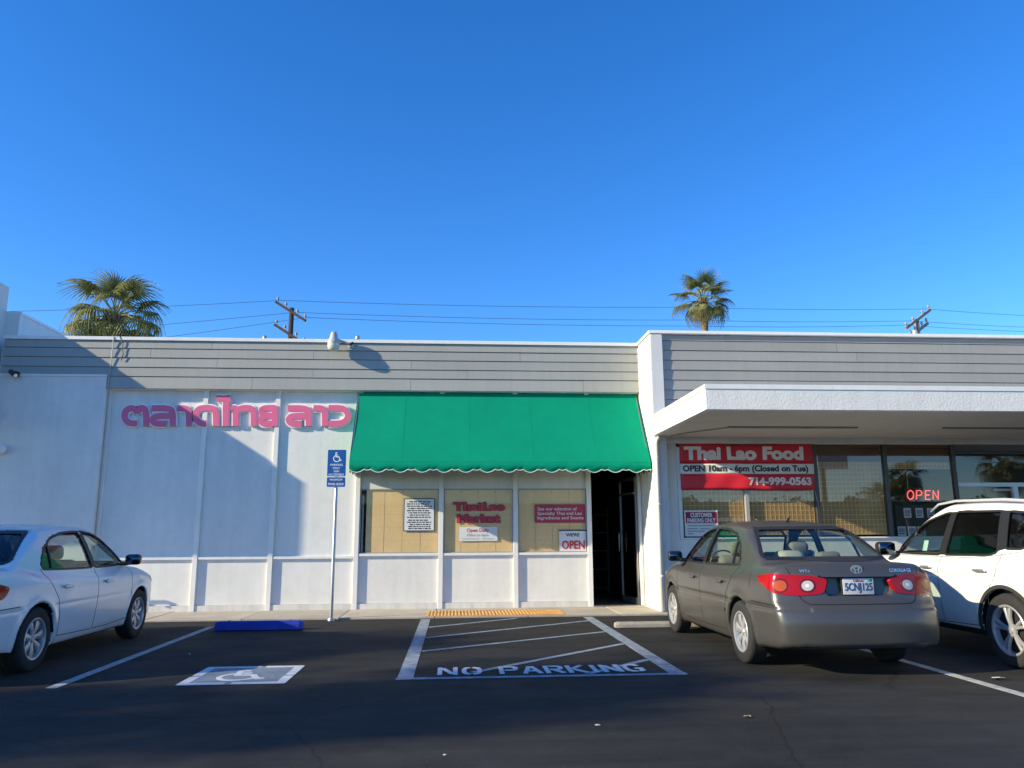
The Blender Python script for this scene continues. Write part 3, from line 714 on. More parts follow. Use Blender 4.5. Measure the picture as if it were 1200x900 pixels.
def scallop(s, per=.375):
    """drop of the valance hem along its length: one broad and one small curve per period"""
    t = (s % per)/per
    return .055*math.sin(math.pi*t/.68)**.8 if t < .68 else .018*math.sin(math.pi*(t-.68)/.32)**.8
def valance(name, P, L, hem_z):
    n = int(L/.012); v = []; f = []; edge = []
    for i in range(n+1):
        s = L*i/n; z0 = hem_z+.04-scallop(s); x, y = P(s); wob = .006*math.sin(s*9)
        v += [(x, y, AZB+.004), (x, y+wob*.5, (AZB+z0)/2), (x, y+wob, z0)]; edge.append((x, y+wob, z0))
    for i in range(n): f += [(3*i, 3*i+3, 3*i+4, 3*i+1), (3*i+1, 3*i+4, 3*i+5, 3*i+2)]
    b = MB(); b.add(v, f); o = b.build(name, GREEN, aw, smooth=True); md = o.modifiers.new('solid', 'SOLIDIFY'); md.thickness = .003
    MB().tube(edge, .007, 5).build('piping', PIPE, o)
valance('valance', lambda s: (AX0+s, AY), AX1-AX0, AZV)
for X in (AX0, AX1):
    valance('side_valance', lambda s, X=X: (X, AY+s), -AY-.03, AZV)
    b = MB(); b.add([(X, -.03, AZT), (X, AY, AZB), (X, -.03, AZB)], [(0, 1, 2)]); o = b.build('side_panel', GREEN, aw); md = o.modifiers.new('solid', 'SOLIDIFY'); md.thickness = .003; md.offset = 0
    fr = MB(); fr.tube([(X+(.02 if X < 0 else -.02), -.04, AZT-.03), (X+(.02 if X < 0 else -.02), AY+.02, AZB-.01), (X+(.02 if X < 0 else -.02), -.04, AZB-.01)], .012, 6); fr.build('frame_bar', ALU, aw)
MB().tube([(AX0+.01, AY+.018, AZB-.008), (AX1-.01, AY+.018, AZB-.008)], .014, 8).build('frame_bar', ALU, aw)
MB().tube([(AX0+.01, -.035, AZT-.03), (AX1-.01, -.035, AZT-.03)], .014, 8).build('frame_bar', ALU, aw)

# ---------------------------------------------------------------- lettering and notices on the market windows
gy = .0
LR = M('window red', (.52, .03, .055), .5); LRD = M('window dark red', (.20, .012, .02), .5); PAPER = M('paper white', (.76, .77, .78), .6); INK = M('ink', (.03, .03, .035), .6); INKG = M('ink grey', (.35, .36, .37), .6)
wl = thing('window_lettering', 'red Thai Lao Market lettering on the middle window pane', 'lettering')
def wtext(body_, px, py, hpx, wpx, mat, y, parent, bold=0., nm='letters', ex=.001):
    z = WZ(px, py, y); x_ = WX(px, py, y); hh = abs(WZ(px, py-hpx/2, y)-WZ(px, py+hpx/2, y)); ww = WX(px+wpx/2, py, y)-WX(px-wpx/2, py, y)
    return text(nm, body_, mat, parent, (x_, y, z), hh, bold=bold, width=ww, extrude=ex)
for bo, mt, yy, gr in ((.115, LRD, gy-.002, 1.03), (.05, LR, gy-.005, 1.0)):
    wtext('Thai', 547.5, 594, 9, 33*gr, mt, yy, wl, bo); wtext('Lao', 579, 594, 9, 26*gr, mt, yy, wl, bo); wtext('Market', 561, 608, 9, 50*gr, mt, yy, wl, bo)
hrs = thing('hours_sign', 'white Open Daily hours card below the red market lettering', 'sign')
def card(parent, nm, px0, px1, py0, py1, y, th, mat, bevel=0.): return box(nm, mat, parent, WX(px0, (py0+py1)/2, y), WX(px1, (py0+py1)/2, y), y, y+th, WZ((px0+px1)/2, py1, y), WZ((px0+px1)/2, py0, y), bevel=bevel)
card(hrs, 'card', 538, 583, 617.5, 634, gy-.004, .003, M('frosted card', (.66, .68, .68), .5))
wtext('Open Daily', 560, 621.5, 4, 26, LR, gy-.0055, hrs, .02); wtext('10am to 6pm', 560, 627, 3.4, 25, INKG, gy-.0055, hrs); 
for a, b_ in ((542, 562), (565, 579)): card(hrs, 'small_print', a, b_, 631, 632, gy-.0052, .001, INKG)
nb_ = thing('notice_sign', 'white parking notice with black border on the left market window', 'sign')
card(nb_, 'border', 473, 509.5, 584, 622.5, gy-.006, .004, INK); card(nb_, 'panel', 474, 508.5, 585, 621.5, gy-.009, .004, M('notice white', (.68, .70, .74), .5))
random.seed(5)
for k, py in enumerate((588, 590.6, 593.2, 595.8, 598.4, 601, 603.6, 606.2, 609.6, 612, 614.6, 617, 619.4)):
    a = 477+random.choice((0, 1.5, 3)); e = 506-random.choice((0, 1.5, 3))
    while a < e-1:
        b_ = min(a+random.uniform(1.2, 5), e); card(nb_, 'small_print', a, b_, py-.7, py+.7, gy-.0098, .001, INK); a = b_+.8
rb = thing('selection_sticker', 'dark red selection sticker with white print on the right market window', 'sticker')
sx0, sx1, sz0, sz1 = WX(626.5, 602, gy), WX(687, 602, gy), WZ(655, 612.6, gy), WZ(655, 591, gy)
MB().prism(rounded([(sx0, sz0), (sx1, sz0), (sx1, sz1), (sx0, sz1)], .03), 'y', gy-.003, gy-.001).build('panel', M('sticker crimson', (.40, .035, .07), .5), rb)
for bt, py, wv in (('See our selection of', 596.5, 46), ('Specialty Thai and Lao', 601.7, 52), ('Ingredients and Snacks', 607, 54)):
    wtext(bt, 630+wv/2, py, 3.6, wv, M('print white', (.75, .74, .74), .6), gy-.0045, rb, .01)
op = thing('open_sign', 'white and red open sign in the right market window', 'sign')
card(op, 'panel', 655.5, 687.5, 622, 646.5, gy-.005, .004, M('open sign white', (.66, .69, .71), .5)); card(op, 'panel_edge', 655, 687.8, 620.8, 622.3, gy-.006, .006, INK)
wtext("WE'RE", 671, 627, 3.6, 16, INK, gy-.007, op, .04); wtext('OPEN', 672, 639, 9.5, 27, M('open red', (.62, .04, .03), .5), gy-.007, op, .05)

# ================================================================ right-hand shop
sh = thing('shop_building', 'white restaurant building with deep stucco canopy and grey plank fascia', 'building')
PY_, CX1 = -1.10, 16.0
RT_ = WZ(900, 391, PY_)
BLOCK = M('painted block', (.76, .745, .69), .8, rnd=.04, noise=(2.5, .06), noise2=(30, .05), bump=(70, .3)); JOINT = M('block joint', (.62, .60, .55), .9)
pw = WX(775.5, 400, PY_)-XR
box('pier_core', JOINT, sh, XR+.006, XR+pw-.006, PY_+.006, .2, .0, RT_-.03)
def block_mesh(ln):
    b = MB().box(-.003, .05, 0, ln-.008, 0, .192); me = bpy.data.meshes.new('block'); me.from_pydata(b.v, [], b.f); me.materials.append(BLOCK); return me
full, half = block_mesh(.40), block_mesh(.20)
r_ = 0; z = .03
while z+.2 < RT_-.05:
    y = PY_-.003
    seq = (full, full, half) if r_ % 2 == 0 else (half, full, full)
    for k, me in enumerate(seq):
        ln = .40 if me is full else .20
        if k == 2 and me is full or y+ln > 0.1: ln = ln
        o = bpy.data.objects.new('block', me); COL.objects.link(o); o.parent = sh; o.location = (XR, y+.004, z); y += ln
    z += .2; r_ += 1
STUC = M('canopy stucco', (.74, .73, .70), .85, noise=(2, .06), streak=(6, .06), bump=(32, .55))
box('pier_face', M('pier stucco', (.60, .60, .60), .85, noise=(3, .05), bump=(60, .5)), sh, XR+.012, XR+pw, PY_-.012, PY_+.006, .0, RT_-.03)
rowsR = []; zr = [WZ(800, p, PY_+.05) for p in (480, 468.3, 457, 445.3, 433.6, 422.2, 410.6, 399.3, 392.6)]
for i in range(8): rowsR.append((zr[i], zr[i+1]))
jr = [[6.2, 9.4], [7.4], [5.2, 10.1], [8.2], [WX(1136, 428, PY_), 6.0], [WX(1006, 425, PY_)], [WX(982, 405, PY_), 9], [WX(852, 397, PY_)]]
planks(sh, XR+pw+.004, CX1, PY_+.05, rowsR, jr, M('darker grey fascia', (.30, .30, .285), .7, rnd=.06, noise=(1.5, .05), streak=(14, .05)))  # one even grey, a step darker than the market fascia boards
box('parapet', WALL, sh, XR+.05, CX1, PY_+.14, .3, 2.9, RT_-.03)
box('roof_cap', CAPM, sh, XR-.02, CX1, PY_-.03, .4, RT_-.025, RT_+.03, bevel=.004)
box('roof_cap', CAPM, sh, XR-.021, XR+.2, .4, 13, RT_-.025, RT_+.03); box('roof', M('roof felt', (.35, .35, .34), .9), sh, XR+.1, CX1, .3, 13, RT_-.3, RT_-.1); box('rear_wall', WALL, sh, XR+.1, CX1, 13, 13.2, 0, RT_-.1)
box('side_wall', WALL, sh, XR+.1, XR+.2, .3, 13, 3.0, RT_-.03)
# canopy
CYF = -4.05; CZ0, CZ1 = hit(828, 479.5, 0, XR).z, hit(828, 451, 0, XR).z
CYF = hit(828, 479.5, 0, XR).y
box('canopy', STUC, sh, XR, CX1, CYF, PY_-.013, CZ0, CZ1)
box('canopy_soffit', M('soffit paint', (.74, .72, .66), .85, noise=(1.5, .06)), sh, XR+.03, CX1, CYF+.03, -.82, CZ0-.012, CZ0-.001)
cap_x = [XR-.012, 5.3, 7.0, 8.35, 10.2, 12.4, CX1]
for a, b_ in zip(cap_x[:-1], cap_x[1:]): box('canopy_flashing', M('flashing white', (.78, .78, .76), .5, noise=(4, .07)), sh, a+.002, b_-.002, CYF-.012, CYF+.25, CZ1-.045, CZ1+.022)
box('canopy_flashing', M('flashing white', (.78, .78, .76), .5, noise=(4, .07)), sh, XR-.013, XR+.2, CYF+.252, PY_-.02, CZ1-.045, CZ1+.022)
for xa, xb in ((4.35, 6.5), (7.95, 10.4)):
    t = thing('soffit_light', 'thin fluorescent strip under the canopy at the %s end' % ('near left' if xa < 5 else 'right'), 'light fitting', (xa, -2.4, CZ0-.013), 0, 'strip lights under the canopy')
    MB().box(0, xb-xa, -.025, .025, -.022, 0).build('housing', M('fitting grey', (.30, .29, .27), .6), t); MB().tube([(.05, 0, -.03), (xb-xa-.05, 0, -.03)], .009, 8).build('tube', M('tube white', (.7, .7, .68), .3), t)
    if xa < 5: MB().tube([(0, 0, -.02), (-.45, .75, -.012), (-.62, 1.2, -.012)], .010, 6).build('conduit', M('fitting grey', (.30, .29, .27), .6), t)
# storefront
SY = -.85; DKAL = M('bronze aluminium', (.10, .09, .085), .4, .6); LTAL = M('pale mullion', (.42, .41, .39), .5, .3)
sill_z = WZ(1000, 629, SY); sx = [WX(795, 560, SY), WX(873.5, 560, SY), WX(956, 560, SY), WX(1038.5, 560, SY), WX(1119, 560, SY)]
box('front_wall', WALL, sh, XR+pw-.02, sx[0]-.03, SY-.03, SY+.12, .03, CZ0-.013)
box('front_wall', WALL, sh, sx[0]-.03, sx[4], SY-.02, SY+.12, .03, sill_z-.03); box('window_sill', TRIMW, sh, sx[0]-.03, sx[4], SY-.06, SY+.1, sill_z-.028, sill_z, bevel=.005)
box('jamb', TRIMW, sh, sx[0]-.028, sx[0]+.035, SY-.055, SY+.1, sill_z+.002, WZ(790, 524, SY), bevel=.004)
head_z = CZ0-.013
for i, x_ in enumerate(sx[1:]): box('mullion', LTAL if i in (0,) else DKAL, sh, x_-.035, x_+.035, SY-.03, SY+.06, sill_z if i < 3 else .03, head_z-.002, bevel=.004)
GL2 = glass('storefront glass', (.93, .93, .92), 1.1)
for i in range(4): box('pane', GL2, sh, sx[i]+.036, sx[i+1]-.036, SY+.01, SY+.014, sill_z+.001, head_z-.004)
# interior
DK2 = M('restaurant interior', (.05, .045, .04), .9)
for nm, a in (('interior_wall', (XR+.2, CX1, 5.0, 5.1, .03, 3.4)), ('interior_floor', (XR+.2, CX1, SY+.13, 5.0, 0, .03)), ('interior_ceiling', (XR+.2, CX1, SY+.13, 5.0, 3.1, 3.15)), ('interior_wall', (XR+.21, XR+.26, SY+.13, 5.0, .03, 3.1))): box(nm, DK2, sh, *a)
BAM = M('bamboo blind', (.74, .45, .18), .7, noise=(60, .25), noise2=(2, .2)); BAMT = M('bamboo thread', (.80, .62, .36), .8); BAMD = M('bamboo valance', (.16, .075, .03), .8, noise=(50, .2))
for i in range(4):
    x0, x1 = sx[i]+.05, sx[i+1]-.05; zb = sill_z+.04 if i < 3 else head_z-.55
    bl = thing('bamboo_blind', ['bamboo blind behind the left half of the banner', 'bamboo blind behind the right half of the banner', 'full bamboo blind in the pane right of the banner', 'short rolled bamboo blind above the neon open sign'][i], 'blind', ((x0+x1)/2, SY+.07, zb), 0, 'bamboo blinds in the restaurant windows')
    hw = (x1-x0)/2; ht = head_z-.1-zb
    sl = MB(); nz = int(ht/.014)
    for q in range(nz): sl.box(-hw, hw, -.004, .003, q*.014, q*.014+.0115)
    o = sl.build('slats', BAM, bl); o['kind'] = 'stuff'
    nthr = max(int(2*hw/.075), 2)
    th = MB()
    for q in range(nthr+1): th.box(-hw+q*2*hw/nthr-.005, -hw+q*2*hw/nthr+.005, -.009, -.0045, 0, ht)
    for q in range(int(ht/.085)+1): th.box(-hw, hw, -.010, -.0095, q*.085, q*.085+.012)
    th.build('weave', BAMT, bl); MB().box(-hw, hw, -.03, .03, ht-.32, ht+.05).build('valance', BAMD, bl)
# glazed entrance at the right edge
en = bpy.data.objects.new('entrance', None); COL.objects.link(en); en.parent = sh
ex1 = WX(1192, 600, SY); tz = WZ(1160, 568, SY); tz2 = WZ(1160, 531, SY)
box('transom_bar', M('silver door frame', (.62, .63, .64), .35, .5), en, sx[4]+.036, ex1+2.2, SY-.03, SY+.05, tz-.035, tz+.035); box('transom_bar', DKAL, en, sx[4]+.036, ex1+2.2, SY-.02, SY+.05, tz2-.02, tz2+.02)
box('pane', GL2, en, sx[4]+.036, ex1+2.2, SY+.01, SY+.014, tz+.036, tz2-.021); box('pane', GL2, en, sx[4]+.036, ex1+2.2, SY+.01, SY+.014, tz2+.021, head_z-.003)
box('door_stile', M('silver door frame', (.62, .63, .64), .35, .5), en, ex1-.04, ex1+.05, SY-.03, SY+.05, .04, tz-.036); box('pane', GL2, en, sx[4]+.036, ex1-.041, SY+.01, SY+.014, .1, tz-.036); box('pane', GL2, en, ex1+.051, ex1+1.1, SY+.01, SY+.014, .1, tz-.036)
box('door_closer', ALU, en, WX(1165, 573, SY), ex1-.05, SY+.02, SY+.05, WZ(1170, 574, SY)-.02, WZ(1170, 574, SY)+.02); box('door_stile', DKAL, en, ex1+1.11, ex1+1.2, SY-.03, SY+.05, .04, tz-.036)
box('bottom_rail', DKAL, en, sx[4]+.036, ex1+2.2, SY-.01, SY+.04, .03, .1); box('front_wall', WALL, sh, ex1+2.2, CX1, SY-.02, SY+.12, .03, head_z)
# downpipe at the pier
dp = thing('downpipe', 'white downpipe on the pier corner right of the market door', 'downpipe', (XR+.03, PY_-.06, 0))
MB().tube([(-.01, 0, .05), (-.01, 0, CZ0-.16), (.0, .0, CZ0-.09), (.05, .0, CZ0-.05)], .042, 10).build('pipe', TRIMW, dp, smooth=True)
for z in (.6, 1.8, 2.6): MB().lathe([(.046, z), (.050, z+.01), (.050, z+.03), (.046, z+.04)], (-.01, 0, 0), 'z', 12).build('bracket', TRIMW, dp)
# banner
bn = thing('banner', 'red Thai Lao Food banner with white opening-hours stripe hung on the restaurant windows', 'banner')
by = SY-.075
bz = lambda px, py: WZ(px, py, by)
bxa, bxb = WX(797, 545, by), WX(953.5, 545, by)
def ripple(u, z): return (.016*math.sin(u*15+z*6)+.008*math.sin(u*31-z*9))*(1-abs(2*u-1)*.4)+.014*math.sin(u*math.pi)
def banner_strip(nm, ftop, fbot, mat, off=0.):
    n = 40; v = []; f = []
    for i in range(n+1):
        u = i/n; x_ = bxa+(bxb-bxa)*u
        for j in range(7):
            t = j/6; zt, zb_ = ftop(u), fbot(u); z = zt+(zb_-zt)*t
            v.append((x_+.012*math.sin(z*7)*(.5-u), by-off-ripple(u, z), z))
    f = [(i*7+j, (i+1)*7+j, (i+1)*7+j+1, i*7+j+1) for i in range(n) for j in range(6)]
    b = MB(); b.add(v, f); o = b.build(nm, mat, bn, smooth=True); md = o.modifiers.new('solid', 'SOLIDIFY'); md.thickness = .002; return o
BRED = M('banner red', (.62, .015, .035), .45, noise=(2, .06)); BWHT = M('banner white', (.76, .75, .74), .5)
zt0, z1_, z2_, z3_ = bz(875, 513), bz(875, 543.5), bz(875, 555.5), bz(875, 574)
sag = lambda u: .13*math.sin(math.pi*u)**.8
banner_strip('top_band', lambda u: zt0-sag(u), lambda u: z1_, BRED); banner_strip('hours_band', lambda u: z1_, lambda u: z2_, BWHT); banner_strip('bottom_band', lambda u: z2_, lambda u: z3_+.01*math.sin(u*6), BRED)
def btext(t_, px, py, hpx, wpx, mat, bold): 
    y = by-.004; x_ = WX(px, py, y); ww = WX(px+wpx/2, py, y)-WX(px-wpx/2, py, y); hh = WZ(px, py-hpx/2, y)-WZ(px, py+hpx/2, y)
    o = text('lettering', t_, mat, bn, (x_, y, WZ(px, py, y)), hh, bold=bold, width=ww, extrude=.001)
    for q in o.data.vertices: q.co.z += ripple((x_+q.co.x-bxa)/(bxb-bxa), WZ(px, py, y)+q.co.y)     # lettering follows the cloth
    return o
btext('Thai Lao Food', 872, 532, 14, 140, BWHT, .075); btext('OPEN 10am - 6pm (Closed on Tue)', 874, 549.3, 6.8, 147, INK, .055); btext('714-999-0563', 914, 564.5, 8.4, 74, BWHT, .06)
for (ax_, az_), (cx_, cz_) in (((bxa+.02, zt0), (bxa-.01, zt0+.06)), ((bxb-.02, zt0), (bxb+.01, zt0+.06)), ((bxa+.02, z3_), (bxa-.01, z3_-.35)), ((bxb-.02, z3_), (bxb+.06, z3_-.32))):
    MB().tube([(ax_, by, az_), (cx_, SY-.035, cz_)], .004, 5).build('tie', M('cable grey', (.45, .46, .47), .5), bn)
# customer parking sign
cp = thing('parking_sign', 'customer parking only sign on the lower left restaurant window', 'sign')
cy = SY-.02
card(cp, 'panel', 802.5, 841.5, 598, 628.5, cy, .004, M('sign cream', (.72, .70, .65), .6)); card(cp, 'header', 803.8, 840.2, 600, 613, cy-.004, .004, M('sign maroon', (.28, .012, .04), .6))
wtext('CUSTOMER', 822, 603.8, 4.6, 26, BWHT, cy-.006, cp, .05); wtext('PARKING ONLY', 822, 610, 4.6, 33, BWHT, cy-.006, cp, .05)
for k, (py, a, b_) in enumerate(((616, 806, 836), (619.5, 805.5, 818), (619.5, 820, 832), (622.5, 805.5, 826), (625.5, 806, 813))): card(cp, 'small_print', a, b_, py-.8, py+.8, cy-.002, .002, INKG)
# neon sign
ne = thing('neon_sign', 'red neon open sign hanging in the restaurant window', 'neon sign')
ny = SY+.10
card(ne, 'backing', 1061, 1103, 572, 587.5, ny+.02, .01, M('neon backing', (.012, .012, .015), .4))
NEON = M('neon red', (.8, .1, .06), .4, emit=((1., .10, .08), 1.25))
def ntube(pts, r=.009): 
    b = MB(); b.tube([(WX(u, v, ny), ny, WZ(u, v, ny)) for u, v in pts], r, 6); b.build('neon_tube', NEON, ne, smooth=True)
ntube([(1067+3.6*math.cos(t), 580+5.2*math.sin(t)) for t in np.linspace(0, 6.2, 18)]); ntube([(1074, 585.2), (1074, 575), (1079, 575), (1080.5, 577.5), (1079, 580.5), (1075, 580.5)])
ntube([(1090, 575), (1084.5, 575), (1084.5, 585.2), (1090, 585.2)]); ntube([(1084.5, 580), (1089, 580)]); ntube([(1093.5, 585.2), (1093.5, 575), (1099.5, 585.2), (1099.5, 575)])
MB().tube([(WX(1065, 573, ny), ny+.02, WZ(1065, 573, ny)), (WX(1065, 573, ny), ny+.02, head_z)], .003, 4).build('hanging_wire', BWHT, ne)
# menu sheets in the window
mt_ = thing('menu_board', 'dark menu board behind the glass below the neon open sign', 'board')
card(mt_, 'panel', 1050, 1103, 592, 632, SY+.16, .02, M('menu board black', (.015, .015, .017), .5))
for k, (px, py) in enumerate(((1063.5, 601), (1077.5, 601), (1091, 601), (1057, 622.5), (1069, 622.5), (1080, 622.5))):
    t = thing('menu_sheet', '%s printed sheet in the %s row on the menu board' % (('left', 'middle', 'right')[k % 3], 'upper' if k < 3 else 'lower'), 'sheet', (0, 0, 0), 0, 'sheets on the menu board')
    hw_ = 4.3 if k < 3 else 4.8
    card(t, 'paper', px-hw_, px+hw_, py-5.6, py+5.6, SY+.152, .003, PAPER); card(t, 'print', px-hw_+1, px+hw_-1, py-3.6, py+1.4, SY+.150, .002, INKG); card(t, 'print', px-hw_+1.5, px+hw_-1.5, py+2.4, py+3.6, SY+.150, .002, INK)

# ================================================================ building at the far left (mostly out of frame, it shades the market wall)
lb = thing('shop_building', 'white neighbouring building whose tall parapet end shows at the left edge', 'building')
prof = [(.30, 3.30), (.30, 5.98), (-.12, 5.98), (-.50, 5.55), (-1.74, 4.70), (-1.74, 3.35), (-1.70, 3.31), (-.2, 3.30)]
MB().prism(prof, 'x', -22, XL-.28).build('mansard', M('left stucco', (.66, .63, .60), .8, noise=(2, .05), bump=(50, .4)), lb)
box('parapet', WALL, lb, -22, XL-.025, .3, 4.5, 0, WZ(10, 368, .3)); box('parapet_cap', CAPM, lb, -22, XL-.01, .302, 4.5, WZ(10, 368, .3)+.002, WZ(10, 368, .3)+.05); box('front_wall', WALL, lb, -22, XL-.03, -.05, .298, .03, 3.29)
# ================================================================ the three cars
carm = dict(tyre=M('tyre rubber', (.022, .022, .023), .85, noise=(30, .3)), dark=M('car underbody', (.012, .012, .013), .8),
            rim=M('silver wheel paint', (.46, .46, .47), .35, .5))
TRIM = M('interior trim', (.10, .095, .085), .85); SEAT = M('seat cloth', (.26, .24, .21), .9, noise=(60, .15)); BLK = M('black rubber trim', (.015, .015, .016), .45)
CHROME = M('chrome', (.80, .80, .81), .28, .85)
G_CLEAR = glass('car glass clear', (.72, .80, .76)); G_DARK = glass('car glass dark', (.05, .055, .055)); G_PRIV = glass('car glass privacy', (.10, .11, .11))
RED = M('tail lamp red', (.34, .003, .006), .18, coat=.15, spec=.3); AMBER = M('tail lamp amber', (.45, .07, .01), .18, coat=.15, spec=.3); CLEARL = M('lamp clear', (.50, .44, .45), .15, coat=.2); CLEARL2 = M('head lamp lens', (.55, .57, .6), .08, .3, coat=1.)
SEAM = M('panel gap', (.006, .006, .006), .9)
def line(n, a, b): return [(a[0]+(b[0]-a[0])*i/n, a[1]+(b[1]-a[1])*i/n) for i in range(n+1)]

def sedan_spec(v):
    """v='faded' the taupe car seen from behind, v='white' the car at the left edge"""
    k = v == 'white'
    sp = dict(wb=2.60, hw=.85 if not k else .875, height=1.48, len=(-2.38, 2.18), rw=.315, ra=.355,
        top=([-2.5, -2.30, -2.1, -1.6, -1.2, 0, .9, 1.15, 1.6, 1.9, 2.08, 2.2, 2.3], [1.00, 1.045, 1.06, 1.055, .99, .955, .965, .975, .90, .80, .70, .58, .4]),
        width=([.0, .2, .32, .5, .68, .82, .93, 1.02, 1.2], [.72, .79, .825, .842, .85, .842, .815, .765, .60]) if not k else
              ([.0, .2, .32, .5, .68, .82, .93, 1.02, 1.2], [.74, .81, .845, .865, .875, .868, .838, .785, .62]),
        plan=([-2.5, -2.2, -1.7, -1.0, 0, 1.0, 1.6, 1.95, 2.3], [.90, .95, .985, 1.0, 1.0, .995, .965, .90, .78]),
        front=([.0, .25, .42, .62, .75, 1.0], [2.08, 2.15, 2.17, 2.13, 2.05, 1.8]), fc=.26,
        rear=([.0, .22, .32, .48, .60, .66, .72, .95, 1.04, 1.2], [-2.24, -2.31, -2.355, -2.365, -2.345, -2.305, -2.275, -2.235, -2.205, -2.1]), rc=.17,
        crown=.055, bottom=([-2.5, -2.3, -1.9, -.9, .9, 1.9, 2.3], [.30, .27, .23, .185, .185, .19, .2]),
        gwidth=([.7, .95, 1.1, 1.25, 1.38, 1.5], [.83, .785, .735, .672, .605, .54]) if not k else ([.7, .95, 1.1, 1.25, 1.38, 1.5], [.85, .805, .755, .69, .62, .555]),
        gplan=([-2.3, -1.7, -1.1, -.3, .4, 1.2], [.82, .90, .97, 1.0, .99, .95]),
        ws=([.7, .97, 1.12, 1.25, 1.36, 1.46, 1.55], [1.52, 1.16, .93, .70, .49, .27, .0]), wsc=.16, wsk=.52,
        rwin=([.7, 1.0, 1.08, 1.2, 1.32, 1.40, 1.5], [-2.15, -1.78, -1.66, -1.44, -1.20, -1.02, -.72]), rwc=.12, rwk=.5,
        roof=([-2.0, -1.3, -.9, -.3, .1, .5, 1.0], [1.33, 1.40, 1.435, 1.478, 1.475, 1.435, 1.36]), rcrown=.05,
        shelf=(-1.05, .96), dash=(.72, .92), cav=(-1.72, 1.2), corner=(2.05, 2.0, .55), rw_x=-.75,
        ws_poly=[(-.66, 1.0), (.66, 1.0), (.49, 1.36), (-.49, 1.36)],
        rw_poly=rounded([(-.66, 1.075), (.66, 1.075), (.50, 1.385), (-.50, 1.385)], .05))
    # the daylight openings in side view (x, z)
    fw = [(.98, .985), (.88, 1.03), (.42, 1.315), (.23, 1.37), (.02, 1.395), (-.03, 1.395), (.035, .97), (.5, .972)]
    rw_ = [(-.035, .972), (-.10, 1.395), (-.50, 1.375), (-.80, 1.315), (-1.02, 1.20), (-1.12, 1.06), (-1.13, .995), (-.6, .98)]
    sp['side_windows'] = [rounded(fw[::-1], .02, 2), rounded(rw_, .03, 2)]
    fd = [(.97, .30), (1.0, .5), (.99, .99), (.86, 1.06), (.42, 1.34), (.0, 1.43), (-.065, 1.43), (.0, .97), (.01, .6), (-.01, .27), (.4, .27)]
    rd = [(-.03, .27), (-.01, .6), (-.02, .97), (-.085, 1.43), (-.52, 1.41), (-.86, 1.34), (-1.08, 1.20), (-1.16, 1.0), (-1.10, .86), (-.93, .68), (-.86, .5), (-.84, .29)]
    sp['doorpoly'] = (fd, rd)
    sp['doors'] = [('front_door', fd, 1), ('rear_door', rd, 1), ('front_door', fd, -1), ('rear_door', rd, -1)]
    sp['trunk'] = [(-.55, .66), (.55, .66), (.62, .80), (.66, 1.2), (-.66, 1.2), (-.62, .80)]; sp['trunk_x'] = -1.95
    sp['bumper'] = (-1.72, .655, 1.7, .60)
    sp['recess'] = rounded([(-.1, .735), (.30, .745), (.385, .90), (.375, .925), (-.1, .935)], .01, 2)
    return sp
